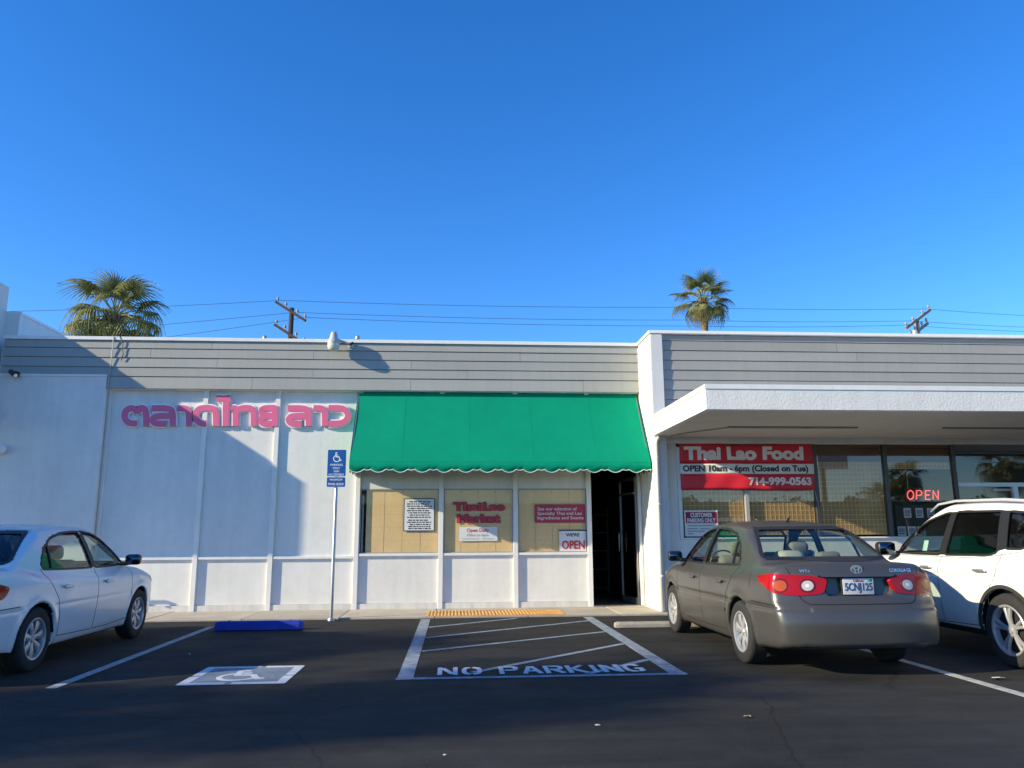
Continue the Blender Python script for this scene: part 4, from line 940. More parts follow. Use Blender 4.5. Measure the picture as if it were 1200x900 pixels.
def dress_sedan(root, sp, paint, v):
    c = Car(sp); k = v == 'white'; P = c.body(root, paint, carm['dark'], TRIM, .0225)
    body = P[0]; fd, rd = sp['doorpoly']
    gl = G_CLEAR
    for side in (1, -1):
        di = 1 if side == 1 else 3
        fwp, rwp = sp['side_windows']
        c.patch('window', fwp, 'side', G_CLEAR, P[di], side, off=-.012, thick=.003)
        c.patch('window', rwp, 'side', G_CLEAR, P[di+1], side, off=-.012, thick=.003)
        c.ribbon('window_seal', fwp, 'side', BLK, P[di], side, wd=.022, off=.003, closed=True, thick=.015)
        c.ribbon('window_seal', rwp, 'side', BLK, P[di+1], side, wd=.022, off=.003, closed=True, thick=.015)
        c.patch('door_pillar', [(.05, .975), (-.05, .975), (-.115, 1.40), (-.02, 1.40)], 'side', BLK, body, side, off=.002, thick=.006, n=40, rings=4)
        c.ribbon('quarter_divider', [(-.94, .985), (-.90, 1.26)], 'side', BLK, P[di+1], side, wd=.03, off=.002, thick=.02)
        c.ribbon('panel_gap', [fd[7], fd[8], fd[9], fd[10], fd[0], fd[1], fd[2]], 'side', SEAM, body, side, wd=.008); c.ribbon('panel_gap', rd[7:]+[rd[0]], 'side', SEAM, body, side, wd=.008)
        c.ribbon('side_moulding', [(.93, .475), (-.86, .50)], 'side', paint, body, side, wd=.03, off=.008, thick=.012) if not k else None
        for i, hx in ((di, .16), (di+1, -.86)):
            y = c.shoot([(hx, 1.4*side, .80)], (0, -side, 0))[0][1]
            c.patch('handle_cup', [(hx+.10+.055*math.cos(a), .80+.03*math.sin(a)) for a in np.linspace(0, 2*math.pi, 20)[:-1]], 'side', M('cup shade '+v, tuple(q*.8 for q in sp['paint']), .4), P[i], side, off=.001, thick=.003, n=24, rings=3)
            rbox('handle', paint, P[i], (hx+.10, y+side*.026, .802), (.19, .022, .034), .01)
        # wing mirror
        mz = 1.0; my = c.shoot([(.82, 1.4*side, .99)], (0, -side, 0))[0][1]
        mir = rbox('wing_mirror', BLK if not k else M('mirror black', (.012, .012, .013), .25, coat=.5), P[di], (.83, my+side*.155, 1.035), (.14, .19, .135), .045, (0, 0, side*R(-8)))
        rbox('mirror_glass', M('mirror glass', (.07, .09, .12), .05, 1.), mir, (-.071, 0, 0), (.004, .155, .10), .002, seg=1)
        rbox('mirror_foot', BLK, P[di], (.84, my+side*.035, .985), (.10, .10, .05), .015)
        # lamps wrapping the rear corner
        if not k:
            zc = .835
            lamp = rounded([(-.285, .765), (-.10, .745), (.10, .76), (.34, .865), (.36, .915), (.16, .945), (-.17, .935), (-.315, .90)], .03)
            tl = c.patch('tail_lamp', lamp, 'rearcorner', RED, body, side, off=.010, thick=.03, n=80, rings=8)
            rg_ = lambda r, cx=-.165: [(cx+r*math.cos(a), .838+r*math.sin(a)) for a in np.linspace(0, 2*math.pi, 28)[:-1]]
            c.patch('lens_ring', rg_(.064), 'rearcorner', M('lamp ring', (.10, .002, .004), .3), tl, side, off=.0115, thick=.01, n=28, rings=4)
            c.patch('reverse_lens', rg_(.047), 'rearcorner', CLEARL, tl, side, off=.0130, thick=.01, n=28, rings=4)
            c.patch('bulb', rg_(.017), 'rearcorner', M('lamp bulb', (.75, .72, .70), .2), tl, side, off=.0145, thick=.01, n=20, rings=3)
            c.patch('lens_ring', rg_(.068, .055), 'rearcorner', M('lamp ring', (.10, .002, .004), .3), tl, side, off=.0115, thick=.01, n=28, rings=4)
            c.patch('turn_lens', [(.055+.055*math.cos(a), .835+.052*math.sin(a)) for a in np.linspace(0, 2*math.pi, 28)[:-1]], 'rearcorner', AMBER, tl, side, off=.0125, thick=.01, n=28, rings=4)
            c.patch('fuel_door', rounded([(-1.47, .79), (-1.62, .79), (-1.62, .95), (-1.47, .95)], .03), 'side', paint, body, side, off=.003, thick=.004, n=40, rings=4) if side == 1 else None
        else:
            lamp = rounded([(-.25, .74), (.05, .70), (.30, .76), (.36, .86), (.10, .93), (-.25, .92)], .05)
            c.patch('tail_lamp', lamp, 'rearcorner', RED, body, side, off=.010, thick=.03, n=80, rings=8)
        hl = rounded([(-.36, .62), (0, .60), (.33, .72), (.42, .80), (.10, .80), (-.3, .73)], .04)
        c.patch('headlight', hl, 'frontcorner', CLEARL2, body, side, off=.008, thick=.02, n=60, rings=6)
        c.ribbon('bumper_gap', [(-1.66, .66), (-2.15, .655)], 'side', SEAM, body, side, wd=.008)
    # glazing front and rear
    ws = c.patch('windscreen', rounded(sp['ws_poly'], .04), 'front', G_CLEAR, body, 1, off=-.010, thick=.003)
    rwm = G_CLEAR if not k else G_DARK
    rg = c.patch('rear_window', sp['rw_poly'], 'rear', rwm, body, 1, off=-.008, thick=.003)
    c.ribbon('rear_window_seal', sp['rw_poly'], 'rear', BLK, body, 1, wd=.032, off=.003, closed=True, thick=.012)
    c.ribbon('windscreen_seal', rounded(sp['ws_poly'], .04), 'front', BLK, body, 1, wd=.03, off=.003, closed=True, thick=.012)
    # boot lid gap
    tr = [(-.66, 1.03), (-.63, .93), (-.60, .80), (-.555, .70), (-.50, .668), (.50, .668), (.555, .70), (.60, .80), (.63, .93), (.66, 1.03)]
    c.ribbon('panel_gap', tr, 'rear', SEAM, body, 1, wd=.009)
    c.ribbon('panel_gap', [(1.15, -.62), (1.9, -.55), (2.02, 0), (1.9, .55), (1.15, .62)], 'top', SEAM, body, 1, wd=.007)
    c.patch('lower_valance', rounded([(-.62, .265), (.62, .265), (.62, .33), (-.62, .33)], .02), 'rear', paint if k else M('lower bumper', (.05, .048, .045), .6), body, 1, off=.003, thick=.01)
    for x in (1.30, -1.30):
        for side in (1, -1):
            wheel(root, x, side*(.745 if not k else .765), side, .315, .205, .195, 7 if k else 7, carm, 'cover')
    # cabin
    seats(body, SEAT, [(.30, .36, .50), (.30, -.36, .50), (-.55, 0, 1.2)], .30)
    for y in (.32, -.32): rbox('headrest', SEAT, body, (-1.02, y, 1.05), (.10, .26, .15), .05)
    rbox('dashboard', TRIM, body, (.80, 0, .84), (.42, 1.3, .22), .06)
    MB().lathe([(.18, 0), (.19, .012), (.18, .024), (.17, .012), (.18, 0)], (0, 0, 0), 'x', 24).build('steering_wheel', BLK, body).location = (.48, .36, .93)
    rbox('floor_pan', carm['dark'], body, (0, 0, .27), (3.9, 1.1, .12), .03)
    MB().tube([(-2.26, -.42, .25), (-1.9, -.42, .25)], .03).build('exhaust', carm['dark'], body)
    return c, P, body
# ---- faded taupe sedan seen from behind
TAUPE = M('faded taupe metallic', (.100, .096, .091), .30, .45, noise=(2.2, .07), noise2=(90, .05), coat=.15)
sp = sedan_spec('faded'); sp['paint'] = (.098, .090, .080)
SED = thing('parked_car', 'faded taupe sedan parked nose-in with plate 5CNJ125', 'car', (3.84, -4.86, 0), R(90), 'cars parked nose-in to the shops')
car, P, body = dress_sedan(SED, sp, TAUPE, 'faded')
lid = P[5]; xp = float(car.Rz(.84))
pl = rbox('licence_plate', M('plate white', (.52, .55, .58), .5), lid, (xp+.020, 0, .828), (.012, .305, .152), .004)
rbox('plate_frame', BLK, pl, (.004, 0, -.004), (.012, .335, .178), .006)
PB = M('plate blue', (.02, .05, .16), .5)
def rear_text(name, body_, mat, parent, y, z, h, wd, dx, bold=0.): return text(name, body_, mat, parent, (dx, y, z), h, (R(90), 0, R(-90)), bold, .001, wd)
rear_text('plate_number', '5CNJ125', PB, pl, 0, -.008, .07, .27, -.008, .02)
rear_text('plate_state', 'California', M('plate red', (.4, .05, .06), .5), pl, 0, .052, .022, .1, -.008)
rbox('plate_sticker', M('sticker green', (.02, .30, .16), .5), pl, (-.007, -.115, .055), (.002, .04, .022), .001, seg=1)
lp = car.patch('garnish_shadow_lip', rounded([(-.36, .918), (.36, .918), (.37, .945), (-.37, .945)], .008), 'rear', TAUPE, lid, 1, off=.018, thick=.03)
ex = float(car.shoot([(-3.2, 0, .985)], (1, 0, 0), 0, 2.6)[0][0])-.0
em = MB()
for a, b_, oy in ((.052, .036, 0), (.020, .034, 0), (.034, .014, .010)):
    ring = [(a*math.cos(t), b_*math.sin(t)+oy) for t in np.linspace(0, 2*math.pi, 24)[:-1]]
    stroke(em, ring, .009, lambda u, v_, d: (ex-d, -u, .985+v_), -.006, .006+a*.02, closed=True)
em.build('emblem', CHROME, lid)
def badge(body_, y, z, h, wd):
    o = text('badge', body_, CHROME, lid, (0, 0, 0), h, (0, 0, 0), .03, .001, wd); V = np.array([v.co[:] for v in o.data.vertices])
    S = car.shoot(np.c_[np.full(len(V), -3.2), y-V[:, 0], z+V[:, 1]], (1, 0, 0), 0, 2.6)
    for v, q, d in zip(o.data.vertices, S, V[:, 2]): v.co = (q[0]-.003-d, q[1], q[2])
badge('COROLLA CE', -.45, .972, .030, .24); badge('VVT-i', .50, .972, .024, .09)
rbox('brake_light_bar', BLK, body, (-1.58, 0, 1.035), (.05, .28, .035), .01)
rbox('hat', M('straw cloth', (.5, .46, .38), .9), body, (-1.28, .25, 1.06), (.28, .3, .17), .08)
MB().tube([(-.72, 0, 1.46), (-.78, 0, 1.50), (-.80, 0, 1.52)], [.014, .009, .004]).build('antenna', BLK, body)
# ---- white sedan at the left edge
WHITE = M('white car paint', (.74, .75, .76), .22, 0, noise=(3, .02), coat=.6)
sp = sedan_spec('white'); sp['paint'] = (.74, .75, .76); sp['creaseamt'] = .3; sp.pop('recess')
WSED = thing('parked_car', 'white sedan parked in the shade at the left with dark rear window', 'car', (-5.10, -4.62, 0), R(90), 'cars parked nose-in to the shops')
car2, P2, body2 = dress_sedan(WSED, sp, WHITE, 'white')
# ---- white sport utility car at the right edge
PEARL = M('pearl white paint', (.78, .76, .71), .22, 0, noise=(3, .02), coat=.7)
sv = dict(axles=(1.62, -1.08), wb=2.705, hw=.92, height=1.70, len=(-2.30, 2.32), rw=.36, ra=.405, paint=(.78, .76, .71),
    top=([-2.5, -2.2, -1.9, -1.2, 0, .9, 1.2, 1.7, 2.0, 2.2, 2.4], [1.1, 1.16, 1.17, 1.10, 1.06, 1.07, 1.08, 1.03, .93, .78, .55]),
    width=([.0, .25, .4, .6, .8, .95, 1.05, 1.15, 1.4], [.80, .86, .90, .915, .92, .91, .885, .84, .70]),
    plan=([-2.5, -2.1, -1.6, -1.0, 0, 1.0, 1.7, 2.05, 2.4], [.86, .93, .975, 1., 1., .995, .96, .90, .80]),
    front=([.0, .3, .5, .75, .95, 1.2], [2.2, 2.28, 2.30, 2.25, 2.12, 1.9]), fc=.28, rear=([.0, .3, .5, .7, .9, 1.2], [-2.2, -2.28, -2.29, -2.26, -2.22, -2.12]), rc=.2,
    crown=.05, bottom=([-2.5, -2.2, -1.0, 1.0, 2.0, 2.4], [.36, .32, .25, .25, .26, .3]),
    gwidth=([.7, 1.05, 1.25, 1.45, 1.58, 1.75], [.88, .85, .79, .715, .655, .58]), gplan=([-2.4, -2.0, -1.2, -.3, .5, 1.3], [.86, .92, .98, 1., .99, .95]),
    ws=([.7, 1.07, 1.25, 1.45, 1.58, 1.68, 1.8], [1.7, 1.28, 1.0, .67, .42, .2, -.1]), wsc=.16, wsk=.52,
    rwin=([.7, 1.1, 1.3, 1.5, 1.6, 1.75], [-2.3, -2.14, -2.03, -1.88, -1.78, -1.6]), rwc=.15, rwk=.8,
    roof=([-2.3, -1.7, -1.0, -.3, .2, .6, 1.2], [1.52, 1.60, 1.66, 1.695, 1.69, 1.64, 1.54]), rcrown=.05,
    shelf=(-1.2, 1.0), dash=(.8, 1.0), cav=(-1.95, 1.3), corner=(1.95, 2.1, .6), rw_x=-1.4,
    ws_poly=[(-.70, 1.10), (.70, 1.10), (.56, 1.58), (-.56, 1.58)], rw_poly=[(-.62, 1.15), (.62, 1.15), (.52, 1.5), (-.52, 1.5)], crease=.85, clad=.33)
fw = [(1.12, 1.085), (.80, 1.27), (.40, 1.465), (.10, 1.545), (-.02, 1.555), (.03, 1.075), (.6, 1.075)]
r1 = [(-.06, 1.075), (-.10, 1.56), (-.86, 1.55), (-.93, 1.12), (-.80, 1.09)]
r2 = [(-1.03, 1.16), (-.96, 1.545), (-1.35, 1.51), (-1.62, 1.42), (-1.50, 1.24), (-1.25, 1.16)]
sv['side_windows'] = [rounded(fw[::-1], .03, 2), rounded(r1, .03, 2), rounded(r2, .03, 2)]
fd = [(1.08, .38), (1.12, .7), (1.14, 1.08), (.80, 1.30), (.38, 1.51), (.0, 1.61), (-.06, 1.61), (-.01, 1.07), (0, .7), (-.02, .34), (.5, .34)]
rd = [(-.04, .34), (-.02, .7), (-.03, 1.07), (-.08, 1.61), (-.90, 1.60), (-.99, 1.12), (-.99, .93), (-.86, .72), (-.80, .5), (-.78, .36)]
sv['doorpoly'] = (fd, rd); sv['doors'] = [('front_door', fd, 1), ('rear_door', rd, 1), ('front_door', fd, -1), ('rear_door', rd, -1)]
sv['trunk'] = [(-.6, .75), (.6, .75), (.66, 1.5), (-.66, 1.5)]; sv['trunk_x'] = -1.9; sv['trunkname'] = 'tailgate'; sv['bumper'] = (-1.85, .75, 1.85, .7)
SUVT = thing('parked_car', 'white sport utility car with roof rails and tinted rear windows at right edge', 'car', (6.46, -5.66, 0), R(90), 'cars parked nose-in to the shops')
c3 = Car(sv); P3 = c3.body(SUVT, PEARL, carm['dark'], M('suv trim', (.03, .03, .03), .8), .026); b3 = P3[0]
for side in (1, -1):
    di = 1 if side == 1 else 3
    for wp, gm, par in ((sv['side_windows'][0], G_CLEAR, P3[di]), (sv['side_windows'][1], G_PRIV, P3[di+1]), (sv['side_windows'][2], G_PRIV, b3)):
        c3.patch('window', wp, 'side', gm, par, side, off=-.012, thick=.003); c3.ribbon('window_seal', wp, 'side', BLK, par, side, wd=.024, off=.003, closed=True, thick=.015)
    c3.patch('door_pillar', [(.05, 1.075), (-.07, 1.075), (-.115, 1.56), (-.01, 1.56)], 'side', BLK, b3, side, off=.002, thick=.006, n=40, rings=4)
    c3.patch('rear_pillar', [(-.915, 1.13), (-1.05, 1.16), (-.98, 1.55), (-.84, 1.555)], 'side', BLK, b3, side, off=.002, thick=.006, n=40, rings=4)
    c3.ribbon('chrome_strip', [(1.16, 1.062), (.5, 1.052), (-.5, 1.056), (-.95, 1.09), (-1.3, 1.14)], 'side', CHROME, b3, side, wd=.008, off=.003, thick=.01)
    c3.ribbon('panel_gap', [fd[7], fd[8], fd[9], fd[10], fd[0], fd[1], fd[2]], 'side', SEAM, b3, side, wd=.007); c3.ribbon('panel_gap', rd[5:]+[rd[0]], 'side', SEAM, b3, side, wd=.007)
    for i, hx in ((di, .20), (di+1, -.76)):
        y = c3.shoot([(hx, 1.4*side, .93)], (0, -side, 0))[0][1]
        rbox('handle', CHROME, P3[i], (hx, y+side*.026, .93), (.20, .02, .03), .01); rbox('handle_cup', M('suv cup', (.5, .49, .46), .4), P3[i], (hx+.02, y-.0, .925), (.12, .012, .05), .005)
    my = c3.shoot([(.92, 1.4*side, 1.08)], (0, -side, 0))[0][1]
    mir = rbox('wing_mirror', BLK, P3[di], (.95, my+side*.16, 1.13), (.16, .22, .165), .05, (0, 0, side*R(-8)))
    rbox('mirror_glass', M('mirror glass', (.07, .09, .12), .05, 1.), mir, (-.081, 0, 0), (.004, .185, .13), .002, seg=1)
    rbox('mirror_foot', BLK, P3[di], (.96, my+side*.03, 1.07), (.12, .12, .05), .015)
    ry = [(x, .60*side*(1-.03*abs(x)), float(c3.RT(x))+dz) for x, dz in ((.52, -.075), (.34, -.02), (0, -.005), (-.8, .0), (-1.3, -.005), (-1.55, -.06))]
    MB().tube(ry, [.010, .014, .014, .014, .014, .010], 8).build('roof_rail', M('rail silver', (.75, .75, .75), .35, .5), b3, smooth=True)
    for xa in sv['axles']:
        pts = [(xa+.425*math.cos(a), .36+.425*math.sin(a)) for a in np.linspace(R(-8), R(188), 40)]
        c3.ribbon('arch_cladding', pts, 'side', M('cladding', (.03, .03, .03), .7), b3, side, wd=.036, off=.006, thick=.02)
        wheel(SUVT, xa, side*.81, side, .36, .245, .225, 5, carm, 'split')
    c3.patch('headlight', rounded([(-.36, .82), (0, .78), (.33, .90), (.46, 1.0), (.10, .95), (-.3, .90)], .04), 'frontcorner', CLEARL2, b3, side, off=.008, thick=.02, n=60, rings=6)
    c3.patch('tail_lamp', rounded([(-.2, .98), (.1, .95), (.36, 1.05), (.3, 1.12), (-.2, 1.12)], .03), 'rearcorner', RED, b3, side, off=.008, thick=.02, n=60, rings=6)
c3.patch('windscreen', rounded(sv['ws_poly'], .04), 'front', G_CLEAR, b3, 1, off=-.01, thick=.003); c3.patch('rear_window', rounded(sv['rw_poly'], .04), 'rear', G_PRIV, b3, 1, off=-.008, thick=.003)
seats(b3, M('suv seat', (.12, .115, .11), .85), [(.30, .38, .52), (.30, -.38, .52), (-.65, 0, 1.25)], .42)
rbox('dashboard', TRIM, b3, (.92, 0, .96), (.45, 1.4, .24), .06); rbox('floor_pan', carm['dark'], b3, (0, 0, .33), (4.0, 1.2, .14), .03)
rbox('window_sticker', M('pale sticker', (.55, .75, .68), .6), P3[1], (.42, .765, 1.17), (.09, .006, .13), .002, (R(17), 0, 0), seg=1)
# ================================================================ small fittings, sign post, palms, poles
GALV = M('galvanised steel', (.45, .46, .47), .4, .8, noise=(20, .1)); SBLUE = M('sign blue', (.006, .085, .33), .4); SWHITE = M('sign reflective white', (.78, .80, .82), .4)
sgx = GP(387, 725); sg = thing('accessible_sign', 'blue accessible parking sign on a thin steel post at the kerb', 'sign', (sgx.x+.055, KERB-.06, 0)); py_ = KERB-.06
hx = (WX(385, 549, py_)+WX(407, 549, py_))/2-sgx.x; zt, zb = WZ(396, 527, py_), WZ(396, 571, py_); hwid = (WX(407, 549, py_)-WX(385, 549, py_))/2
MB().lathe([(.028, .0), (.028, zt-.1), (.022, zt-.09), (.001, zt-.088)], (0, 0, 0), 'z', 14).build('post', GALV, sg, smooth=40)
MB().lathe([(.001, .034), (.05, .032), (.055, .02), (.06, .0)], (0, 0, 0), 'z', 14).build('post_foot', GALV, sg, smooth=40)
zm = zb+(zt-zb)*.275
def plate(nm, z0, z1):
    o = MB().prism(rounded([(-hwid+hx*0, z0), (hwid, z0), (hwid, z1), (-hwid, z1)], .02), 'y', -.036, -.033).build(nm, SWHITE, sg)
    MB().prism(rounded([(-hwid+.005, z0+.005), (hwid-.005, z0+.005), (hwid-.005, z1-.005), (-hwid+.005, z1-.005)], .017), 'y', -.0375, -.0361).build('face', SBLUE, o); return o
p1 = plate('sign_panel', zm+.004, zt); p2 = plate('fine_panel', zb, zm-.004)
H = zt-zm
b = MB()
for i, (q, wv) in enumerate(isa(.0, zm+H*.735, H*.43)): stroke(b, q, wv*H*.43, lambda u, v, d: (u, d, v), -.037, -.0385-i*.0003)
b.build('wheelchair_symbol', SWHITE, p1)
for t_, fz, wv in (('PARKING', .43, .20), ('ONLY', .31, .12), ('VAN', .195, .09), ('ACCESSIBLE', .075, .25)): text('lettering', t_, SWHITE, p1, (0, -.0385, zm+H*fz), .032, bold=.02, width=wv, extrude=.0006)
text('lettering', 'MINIMUM', SWHITE, p2, (0, -.0385, zb+(zm-zb)*.70), .032, bold=.02, width=.2, extrude=.0006); text('lettering', 'FINE $250', SWHITE, p2, (0, -.0385, zb+(zm-zb)*.28), .036, bold=.02, width=.25, extrude=.0006)
for z in (zt-.06, zm+.06, zb+.04): MB().lathe([(.001, -.043), (.009, -.042), (.010, -.036)], (0, 0, z), 'y', 10).build('bolt', GALV, sg)
# barn light on the roof edge
ly = FY-.20; lx = WX(391, 401, ly); lz = WZ(391, 401, ly)
lm = thing('wall_lamp', 'old grey security lamp on a short arm at the market roof edge', 'lamp', (lx, ly, lz))
LG = M('lamp grey', (.50, .50, .48), .45, .3, noise=(15, .15))
MB().lathe([(.001, .20), (.045, .19), (.065, .15), (.075, .09), (.10, .03), (.115, .0), (.118, -.02), (.10, -.02)], (0, 0, 0), 'z', 20).build('housing', LG, lm, smooth=45)
MB().lathe([(.112, -.02), (.110, -.08), (.098, -.13), (.075, -.155), (.001, -.165)], (0, 0, 0), 'z', 20).build('lens', M('lamp lens', (.62, .62, .56), .25, noise=(40, .2)), lm, smooth=45)
MB().tube([(.06, .02, .05), (.20, .08, .02), (.30, .17, -.02)], .022, 8).build('arm', LG, lm, smooth=True); rbox('wall_plate', LG, lm, (.30, .18, -.02), (.09, .03, .09), .01)
MB().tube([(.29, .13, .0), (.34, .14, .03)], .022, 8).build('photocell', M('cable black', (.02, .02, .02), .5), lm)
# cameras
def cctv(px, py, y, col, label, white):
    p = hit(px, py, 1, y); t = thing('security_camera', label, 'camera', p, 0, 'security cameras on the left wall')
    MB().lathe([(.001, .06), (.05, .06), (.055, .02), (.05, 0), (.001, 0)], (0, 0, 0), 'y', 16).build('mount', col, t, smooth=45)
    if white:
        MB().lathe([(.085, .0), (.09, -.02), (.075, -.06), (.04, -.085), (.001, -.09)], (0, 0, 0), 'y', 18).build('dome', col, t, smooth=45); rbox('lens', BLK, t, (-.035, -.065, .01), (.05, .05, .05), .02)
    else:
        MB().tube([(0, 0, 0), (.02, -.05, -.02)], .015, 8).build('bracket', col, t)
        b = MB(); b.tube([(-.07, -.03, .035), (.06, -.10, -.05)], .042, 12); b.build('barrel', col, t, smooth=45); MB().tube([(.06, -.10, -.05), (.065, -.103, -.053)], .034, 12).build('lens', CHROME, t)
    return t
cctv(2, 526, FY-.09, M('camera white', (.75, .75, .75), .4), 'white dome camera low on the side bay at the left edge', True)
cctv(18, 438, FY-.10, M('camera black', (.02, .02, .02), .4), 'black bullet camera under the fascia at the left edge', False)
# pipe rail hidden behind the white sedan; its shadow falls on the plinth
rl = thing('pipe_rail', 'low steel pipe rail standing behind the white sedan', 'rail', (-7.0, -.55, .03))
MB().tube([(-1.2, 0, .0), (-1.2, 0, .86), (-1.12, 0, .93), (.18, 0, .93), (.28, 0, .90), (.30, 0, .80)], .022, 8).build('rail', GALV, rl, smooth=True); MB().tube([(-.1, 0, 0), (-.1, 0, .93)], .022, 8).build('rail_post', GALV, rl, smooth=True)
# roof vents
def vent(px, label, y=6., r=.06, h=.2, kind=0):
    p = hit(px, 398, 1, y); base = zz[5]-.15; t = thing('roof_vent', label, 'vent', (p.x, y, base), 0, 'vents on the roof')
    top = hit(px, 394, 1, y).z-base+.0+h
    MB().lathe([(r, 0), (r, top), (r*.9, top+.01), (.001, top+.01)], (0, 0, 0), 'z', 12).build('pipe', M('vent grey', (.4, .4, .4), .5, .6), t, smooth=40)
    MB().lathe([(r*.4, top), (r*1.7, top+.02), (r*1.6, top+.08), (.001, top+.14)], (0, 0, 0), 'z', 12).build('cap', M('vent grey', (.4, .4, .4), .5, .6), t, smooth=40)
vent(310, 'small roof vent left of the utility pole', h=-.10, r=.035); vent(419, 'small dark roof vent right of the roof lamp', h=-.10, r=.04)
vent(918, 'small vent behind the restaurant roof edge', y=9., h=.0, r=.05)

# ---------------------------------------------------------------- fan palms
def leafmat(name, rgb, trans=.35):
    m = M(name, rgb, .5, noise=(6, .35), noise2=(.8, .3)); n = m.node_tree.nodes; l = m.node_tree.links; b = n['Principled BSDF']
    t = n.new('ShaderNodeBsdfTranslucent'); mx = n.new('ShaderNodeMixShader'); mx.inputs[0].default_value = trans
    src = b.inputs['Base Color'].links[0].from_socket; l.new(src, t.inputs['Color'])
    l.new(b.outputs[0], mx.inputs[1]); l.new(t.outputs[0], mx.inputs[2]); l.new(mx.outputs[0], n['Material Output'].inputs[0]); return m
LEAF = leafmat('palm leaf', (.26, .27, .09)); LEAF2 = leafmat('palm leaf dry', (.42, .35, .18)); BARK = M('palm bark', (.22, .15, .09), .9, noise=(9, .4), bump=(20, .6)); PETI = M('palm stalk', (.30, .27, .09), .6)
def frond(rnd, L, R_, droop):
    """fan leaf in local frame: stalk along +x, fan of folded blades with hanging tips"""
    st = MB(); bl = MB(); n = 30
    for i in range(n):
        a = R(-118+236*i/(n-1)); ln = R_*(1-.22*abs(a/R(118))**2)*rnd.uniform(.88, 1.06); wd = .050*R_/.9; pts = []
        seg = 6
        for k in range(seg+1):
            t = k/seg; rad = ln*t; sink = -droop*ln*max(0, t-.42)**1.7*2.6*rnd.uniform(.8, 1.2) - .10*ln*abs(math.sin(a))*t
            pts.append(Vector((L+rad*math.cos(a)*(1-.25*max(0, t-.5)*droop), rad*math.sin(a)*(1-.2*max(0, t-.5)*droop), sink)))
        v = []
        for k, p in enumerate(pts):
            t = k/seg; wv = wd*(.35+1.5*t if t < .45 else 1.03*(1-t)/.55+.06); nrm = Vector((-math.sin(a), math.cos(a), 0))
            v += [p+nrm*wv*.5+Vector((0, 0, .02*R_)), p, p-nrm*wv*.5+Vector((0, 0, .02*R_))]
        f = []
        for k in range(seg): f += [(3*k, 3*k+3, 3*k+4, 3*k+1), (3*k+1, 3*k+4, 3*k+5, 3*k+2)]
        bl.add(v, f)
    return bl
def palm(base, h, R_, n, label, seed, group=None, dead=12, lean=(0, 0), trunk_r=.2, dk=1.):
    rnd = random.Random(seed); t = thing('palm_tree', label, 'palm', base, 0, group)
    pts = [(lean[0]*k/8, lean[1]*k/8, h*k/8) for k in range(9)]
    tr = MB(); tr.tube(pts, [trunk_r*1.3]+[trunk_r]*7+[trunk_r*1.25], 14); tr.build('trunk', BARK, t, smooth=True)
    boots = MB()
    for k in range(46):
        a = rnd.uniform(0, 6.28); z = h-rnd.uniform(.0, 1.1); p = Vector((lean[0]+math.cos(a)*trunk_r*1.1, lean[1]+math.sin(a)*trunk_r*1.1, z)); d = Vector((math.cos(a)*.7, math.sin(a)*.7, 1)).normalized()*rnd.uniform(.2, .4)
        boots.tube([p, p+d], [.05, .02], 4)
    boots.build('trunk_boots', BARK, t)
    fr = [frond(rnd, .0, R_, d) for d in (.45*dk, .9*dk, 1.4*dk, 1.9*dk)]; meshes = []
    for q in fr:
        me = bpy.data.meshes.new('frond'); me.from_pydata(q.v, [], q.f); me.materials.append(LEAF); meshes.append(me)
    dry = bpy.data.meshes.new('frond'); dry.from_pydata(fr[3].v, [], fr[3].f); dry.materials.append(LEAF2)
    top = Vector((lean[0], lean[1], h))
    for k in range(n+dead):
        isd = k >= n; a = k*2.39996+rnd.uniform(-.25, .25)
        el = R(82-118*((k+.5)/n)**.85) if not isd else R(rnd.uniform(-62, -38))
        L = R_*rnd.uniform(.8, 1.35)*(1 if not isd else .7)
        d = Vector((math.cos(a)*math.cos(el), math.sin(a)*math.cos(el), math.sin(el)))
        mid = top+d*L*.55+Vector((0, 0, .05)); tip = top+d*L-Vector((0, 0, .08*L))
        fl = bpy.data.objects.new('frond', dry if isd else meshes[min(3, max(0, int((.95-math.sin(el))*2.1)))]); COL.objects.link(fl); fl.parent = t; fl.location = tip
        dd = (tip-mid).normalized(); fl.rotation_euler = dd.to_track_quat('X', 'Z').to_euler(); fl.scale = [rnd.uniform(.85, 1.12)]*3
        stq = MB(); stq.tube([top, mid, tip], [.035, .022, .016], 5); stq.build('stalk', PETI if not isd else LEAF2, t)
    return t
def palm_at(px, py, y, R_, n, label, seed, **kw):
    p = hit(px, py, 1, y); return palm((p.x, y, 0), p.z, R_, n, label, seed, group='palms behind the shops', **kw)
palm_at(135, 370, 14.5, 1.02, 25, 'broad fan palm rising behind the market roof on the left', 3, dead=4, trunk_r=.24)
palm_at(824, 352, 30., 1.05, 24, 'smaller fan palm with bare brown trunk behind the restaurant roof', 11, dead=2, dk=.45, trunk_r=.22)
